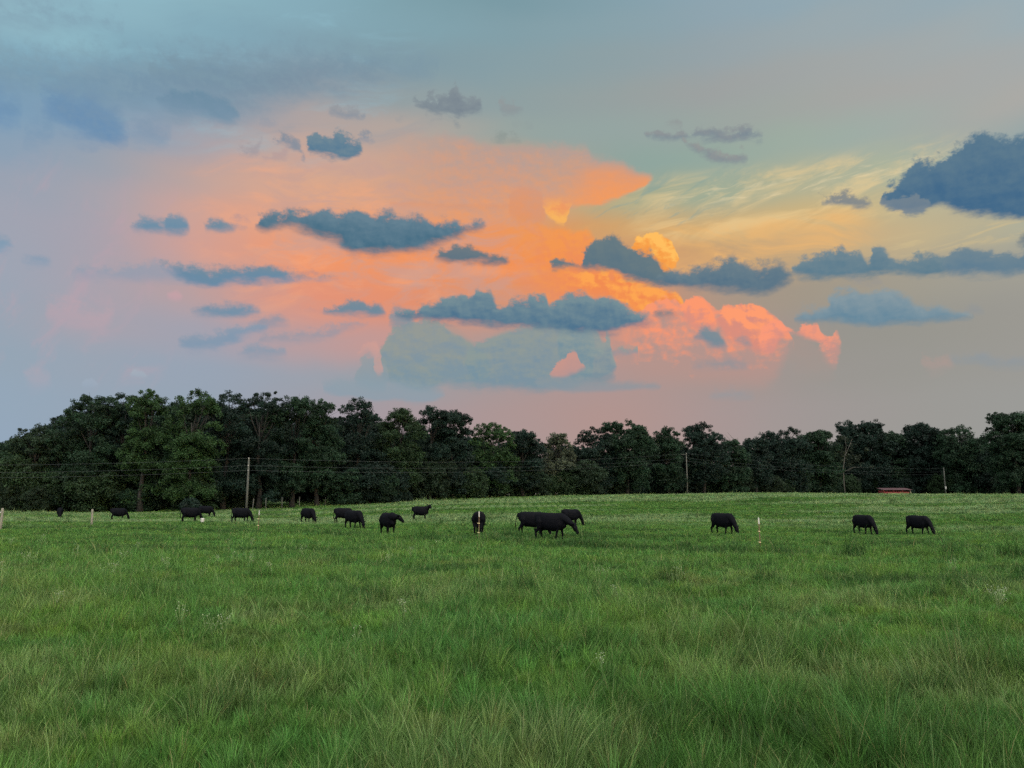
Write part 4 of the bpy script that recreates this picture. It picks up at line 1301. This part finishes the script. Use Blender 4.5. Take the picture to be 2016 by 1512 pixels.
def wooden_post(label, px, Y, top, tilt, knobs=False):
    p = at(px, Y)
    h = EYE + (HORIZON_ROW - top) * Y / FPX - p.z
    o = empty('fence_post', p); o.rotation_euler = (0, R(tilt), 0)
    b = MB()
    b.tube([(0, 0, -.4), (.01, 0, h * .4), (0, .01, h * .8), (0, 0, h - .02), (0, 0, h)], [.085, .08, .075, .074, .05], 10)
    b.build('post', M_wood, o)
    if knobs:
        for z in (h * .8, h * .5):
            k = MB(); k.tube([(-.07, -.02, z), (-.14, -.03, z), (-.20, -.03, z)], [.03, .055, .045], 8); k.build('insulator', M_white, o)
    return tag(o, label, 'fence post', 'wooden fence posts')


wooden_post('weathered wooden fence post at the left edge of the picture, with white insulators', 6, 52, 1000, 1, True)
wooden_post('plain weathered wooden fence post between the two leftmost cows', 184, 62, 1002, -1)


def stake(label, px, Y, top, tilt):
    p = at(px, Y)
    h = EYE + (HORIZON_ROW - top) * Y / FPX - p.z
    o = empty('steel_stake', p); o.rotation_euler = (0, R(tilt), 0)
    b = MB()
    b.box((0, 0, h * .5 - .2), (.045, .006, h + .3)); b.box((0, .019, h * .5 - .2), (.006, .032, h + .3))
    for k in range(int(h / .055)): b.box((0, -.006, .05 + k * .055), (.016, .008, .014))
    b.build('shaft', M_rust, o, False)
    t = MB(); t.box((0, -.002, h - .10), (.052, .014, .24)); t.tube([(0, 0, h + .02), (0, 0, h + .06)], [.02, .006], 6); t.build('painted_tip', M_white, o, False)
    for z in (h * .62, h * .30):
        k = MB(); k.box((0, -.02, z), (.055, .04, .03)); k.tube([(-.02, -.03, z), (-.075, -.045, z + .01)], [.012, .018], 8); k.build('insulator', M_yellow, o, False)
    return tag(o, label, 'fence stake', 'steel fence stakes with white tips')


stake('white-tipped steel stake just right of the cow below the first power pole', 511, 50, 1006, .8)
stake('white-tipped steel stake in front of the cow seen from behind', 943.5, 39, 1008, 0)
stake('nearest white-tipped steel stake standing alone right of the single grazing cow', 1493, 33, 1020, -1)

# bucket near the grazing cow's muzzle
p = at(401, 67)
o = empty('bucket', p + Vector((0, 0, .12)))
b = MB(); b.tube([(0, 0, 0), (0, 0, .04), (0, 0, .26), (0, 0, .30), (0, 0, .33)], [.12, .135, .165, .17, .15], 20)
b.build('shell', M_white, o)
h_ = MB(); h_.tube([(.165 * math.cos(a), .0, .3 + .13 * math.sin(a)) for a in np.linspace(0, math.pi, 9)], [.006] * 9, 6); h_.build('handle', M_wire, o)
tag(o, 'small round white bucket in the grass by a grazing cow', 'bucket')

ORD = 'first second third fourth fifth sixth seventh eighth ninth tenth eleventh twelfth thirteenth fourteenth fifteenth sixteenth'.split()
# slim line posts standing among the trunks
for i, (px, Y) in enumerate([(498, 122), (524, 124), (556, 126), (590, 128), (640, 132), (662, 134), (700, 137), (736, 140), (770, 142), (812, 147), (858, 150), (905, 154), (940, 158), (974, 161), (1012, 163), (1080, 168)]):
    o = at(px, Y)
    b = MB(); b.tube([(0, 0, -.3), (0, 0, .8), (.02, 0, 1.75), (.02, 0, 1.8)], [.07, .065, .06, .03], 8)
    m = b.build('line_post', M_polewood); m.location = o; m.rotation_euler = (R(rb.uniform(-3, 3)), R(rb.uniform(-4, 4)), 0)
    tag(m, f'{ORD[i]} thin grey post from the left in the line along the wood', 'fence post', 'thin fence posts along the wood')


# ---------------------------------------------------------------- power line
def power_pole(label, px, Y, top, box=False, arm=False):
    p = at(px, Y)
    h = EYE + (HORIZON_ROW - top) * Y / FPX - p.z
    o = empty('power_pole', p)
    b = MB(); b.tube([(0, 0, -.5), (0, 0, h * .5), (0, 0, h - .03), (0, 0, h)], [.17, .145, .115, .09], 12); b.build('pole', M_polewood, o)
    pts = []
    for dz in (.12, 1.15, 1.85):
        k = MB(); k.tube([(0, -.1, h - dz), (0, -.2, h - dz), (0, -.26, h - dz)], [.05, .07, .04], 10); k.build('insulator', M_white, o)
        pts.append(p + Vector((0, -.24, h - dz)))
    if box:
        m = MB(); m.box((.02, -.26, 2.5), (.34, .2, .75)); m.build('meter_box', M_white, o, False)
    if arm:
        m = MB(); m.box((-.5, -.13, h - .35), (1.3, .1, .1)); m.build('crossarm', M_polewood, o, False)
    tag(o, label, 'power pole', 'wooden power poles')
    return pts


W0 = power_pole('wooden power pole beyond the left edge of the picture', -620, 100, 905)
W1p = power_pole('wooden power pole in front of the tallest trees, above the left cows', 486, 112, 902)
W2p = power_pole('second wooden power pole with short crossarm, on the skyline of the rise', 1354, 176, 893, arm=True)
W3p = power_pole('third power pole with a small white box, right of the red shed', 1863, 226, 922, box=True)
NAMES = ['uppermost', 'middle', 'lowest']
SPAN = ['left of the first power pole', 'between the first and second power poles', 'between the second and third power poles']
for s, (A_, B_) in enumerate(((W0, W1p), (W1p, W2p), (W2p, W3p))):
    for k in range(3):
        a, c = A_[k], B_[k]
        n = 28
        L = (c - a).length
        sag = L * .0105 + .1
        pts = [a.lerp(c, t) - Vector((0, 0, sag * 4 * t * (1 - t))) for t in np.linspace(0, 1, n)]
        b = MB(); b.tube(pts, [.010 + .00002 * L] * n, 6)
        w = b.build('power_line', M_wire)
        tag(w, f'{NAMES[k]} thin overhead wire {SPAN[s]}', 'wire', 'overhead wires')

# ---------------------------------------------------------------- red shed on the far side of the rise
p = at(1762, 232)
o = empty('shed', p, R(-6))
W_, D_, Hh = 7.6, 4.5, 1.95
b = MB()
b.box((0, D_ / 2 - .06, Hh / 2), (W_, .1, Hh)); b.box((-W_ / 2 + .05, 0, Hh / 2), (.1, D_ - .24, Hh)); b.box((-.2, -D_ / 2 + .06, Hh / 2 - .25), (W_ - .5, .1, Hh - .5))
b.build('wall', M_red, o, False)
b = MB(); b.box((W_ / 2 - .02, 0, Hh / 2), (.1, D_ - .1, Hh)); b.build('end_wall', M_lit_end, o, False)
b = MB()
b.add([(-W_ / 2 - .3, -D_ / 2 - .4, Hh + .04), (W_ / 2 + .35, -D_ / 2 - .4, Hh + .04), (W_ / 2 + .35, D_ / 2 + .3, Hh + .62), (-W_ / 2 - .3, D_ / 2 + .3, Hh + .62),
       (-W_ / 2 - .3, -D_ / 2 - .4, Hh + .12), (W_ / 2 + .35, -D_ / 2 - .4, Hh + .12), (W_ / 2 + .35, D_ / 2 + .3, Hh + .70), (-W_ / 2 - .3, D_ / 2 + .3, Hh + .70)],
      [(3, 2, 1, 0), (4, 5, 6, 7), (0, 1, 5, 4), (1, 2, 6, 5), (2, 3, 7, 6), (3, 0, 4, 7)])
b.build('roof', M_roof, o, False)
for sx in (-W_ / 2 + .1, -1.2, 1.4, W_ / 2 - .1):
    b = MB(); b.box((sx, -D_ / 2 - .1, Hh / 2), (.12, .12, Hh)); b.build('post', M_lit_end if sx > 3 else M_red, o, False)  # right-hand post coloured pale to look lit, the others plain red
tag(o, 'low red wooden shed with a sloping metal roof, behind the rise', 'shed')

# ---------------------------------------------------------------- pale weeds in flower


def weed_meshes(seed):
    r_ = np.random.default_rng(seed)
    s, f = MB(), MB()
    n = int(r_.integers(3, 6))
    for k in range(n):
        a = r_.uniform(0, 6.28); L = r_.uniform(.24, .42); sp = r_.uniform(.03, .12)
        e = (math.cos(a) * sp, math.sin(a) * sp, L)
        s.tube([(0, 0, 0), (e[0] * .4, e[1] * .4, L * .55), e], [.005, .004, .003], 5)
        for j in range(int(r_.integers(2, 5))):
            q = Vector(e) + Vector(r_.normal(0, .035, 3))
            s.tube([e, tuple(q)], [.002, .002], 4, cap=False)
            u = [q + Vector((math.cos(t) * .009, math.sin(t) * .009, r_.uniform(-.004, .008))) for t in np.linspace(0, 5.2, 6)]
            f.add([q + Vector((0, 0, .012))] + u + [q - Vector((0, 0, .008))], [(0, i + 1, (i + 1) % 6 + 1) for i in range(6)] + [(7, (i + 1) % 6 + 1, i + 1) for i in range(6)])
    return s, f


WP = []
for k in range(4):
    s, f = weed_meshes(k)
    o = empty('flowering_weed', (0, 0, 0))
    s.build('stem', M_stem, o); f.build('flower_head', M_petal, o)
    WP.append(o)
spots = [(62, 1090), (75, 1086), (8, 1112), (160, 1080), (250, 1085), (215, 1113), (235, 1115), (335, 1100), (330, 1094), (455, 1059), (500, 1060), (495, 1093), (436, 1088), (465, 1086),
         (128, 1166), (369, 1197), (455, 1204), (433, 1212), (811, 1075), (768, 1087), (862, 1056), (709, 1224), (801, 1184), (1173, 1104), (1190, 1103), (1330, 1113), (1209, 1147), (1866, 1098),
         (1940, 1148), (1950, 1152), (1955, 1156), (1946, 1160), (1180, 1270), (405, 1110), (540, 1112), (600, 1075), (30, 1060), (90, 1058), (278, 1068), (20, 1119)]
used = [False] * 4
for k, (px, row) in enumerate(spots):
    Y = 1.55 * FPX / (row - HORIZON_ROW)                     # head of the weed on this line of sight
    q = k % 4
    o = WP[q] if not used[q] else copy_tree(WP[q])
    used[q] = True
    o.location = at(px, Y); o.rotation_euler = (0, 0, rb.uniform(0, 6.28))
    s = rb.uniform(.9, 1.25); s *= min(1.0, .55 + Y / 60); o.scale = (s, s, s)
    tag(o, 'pale flowering weed rising above the grass', 'wildflower', 'pale flowering weeds in the grass')
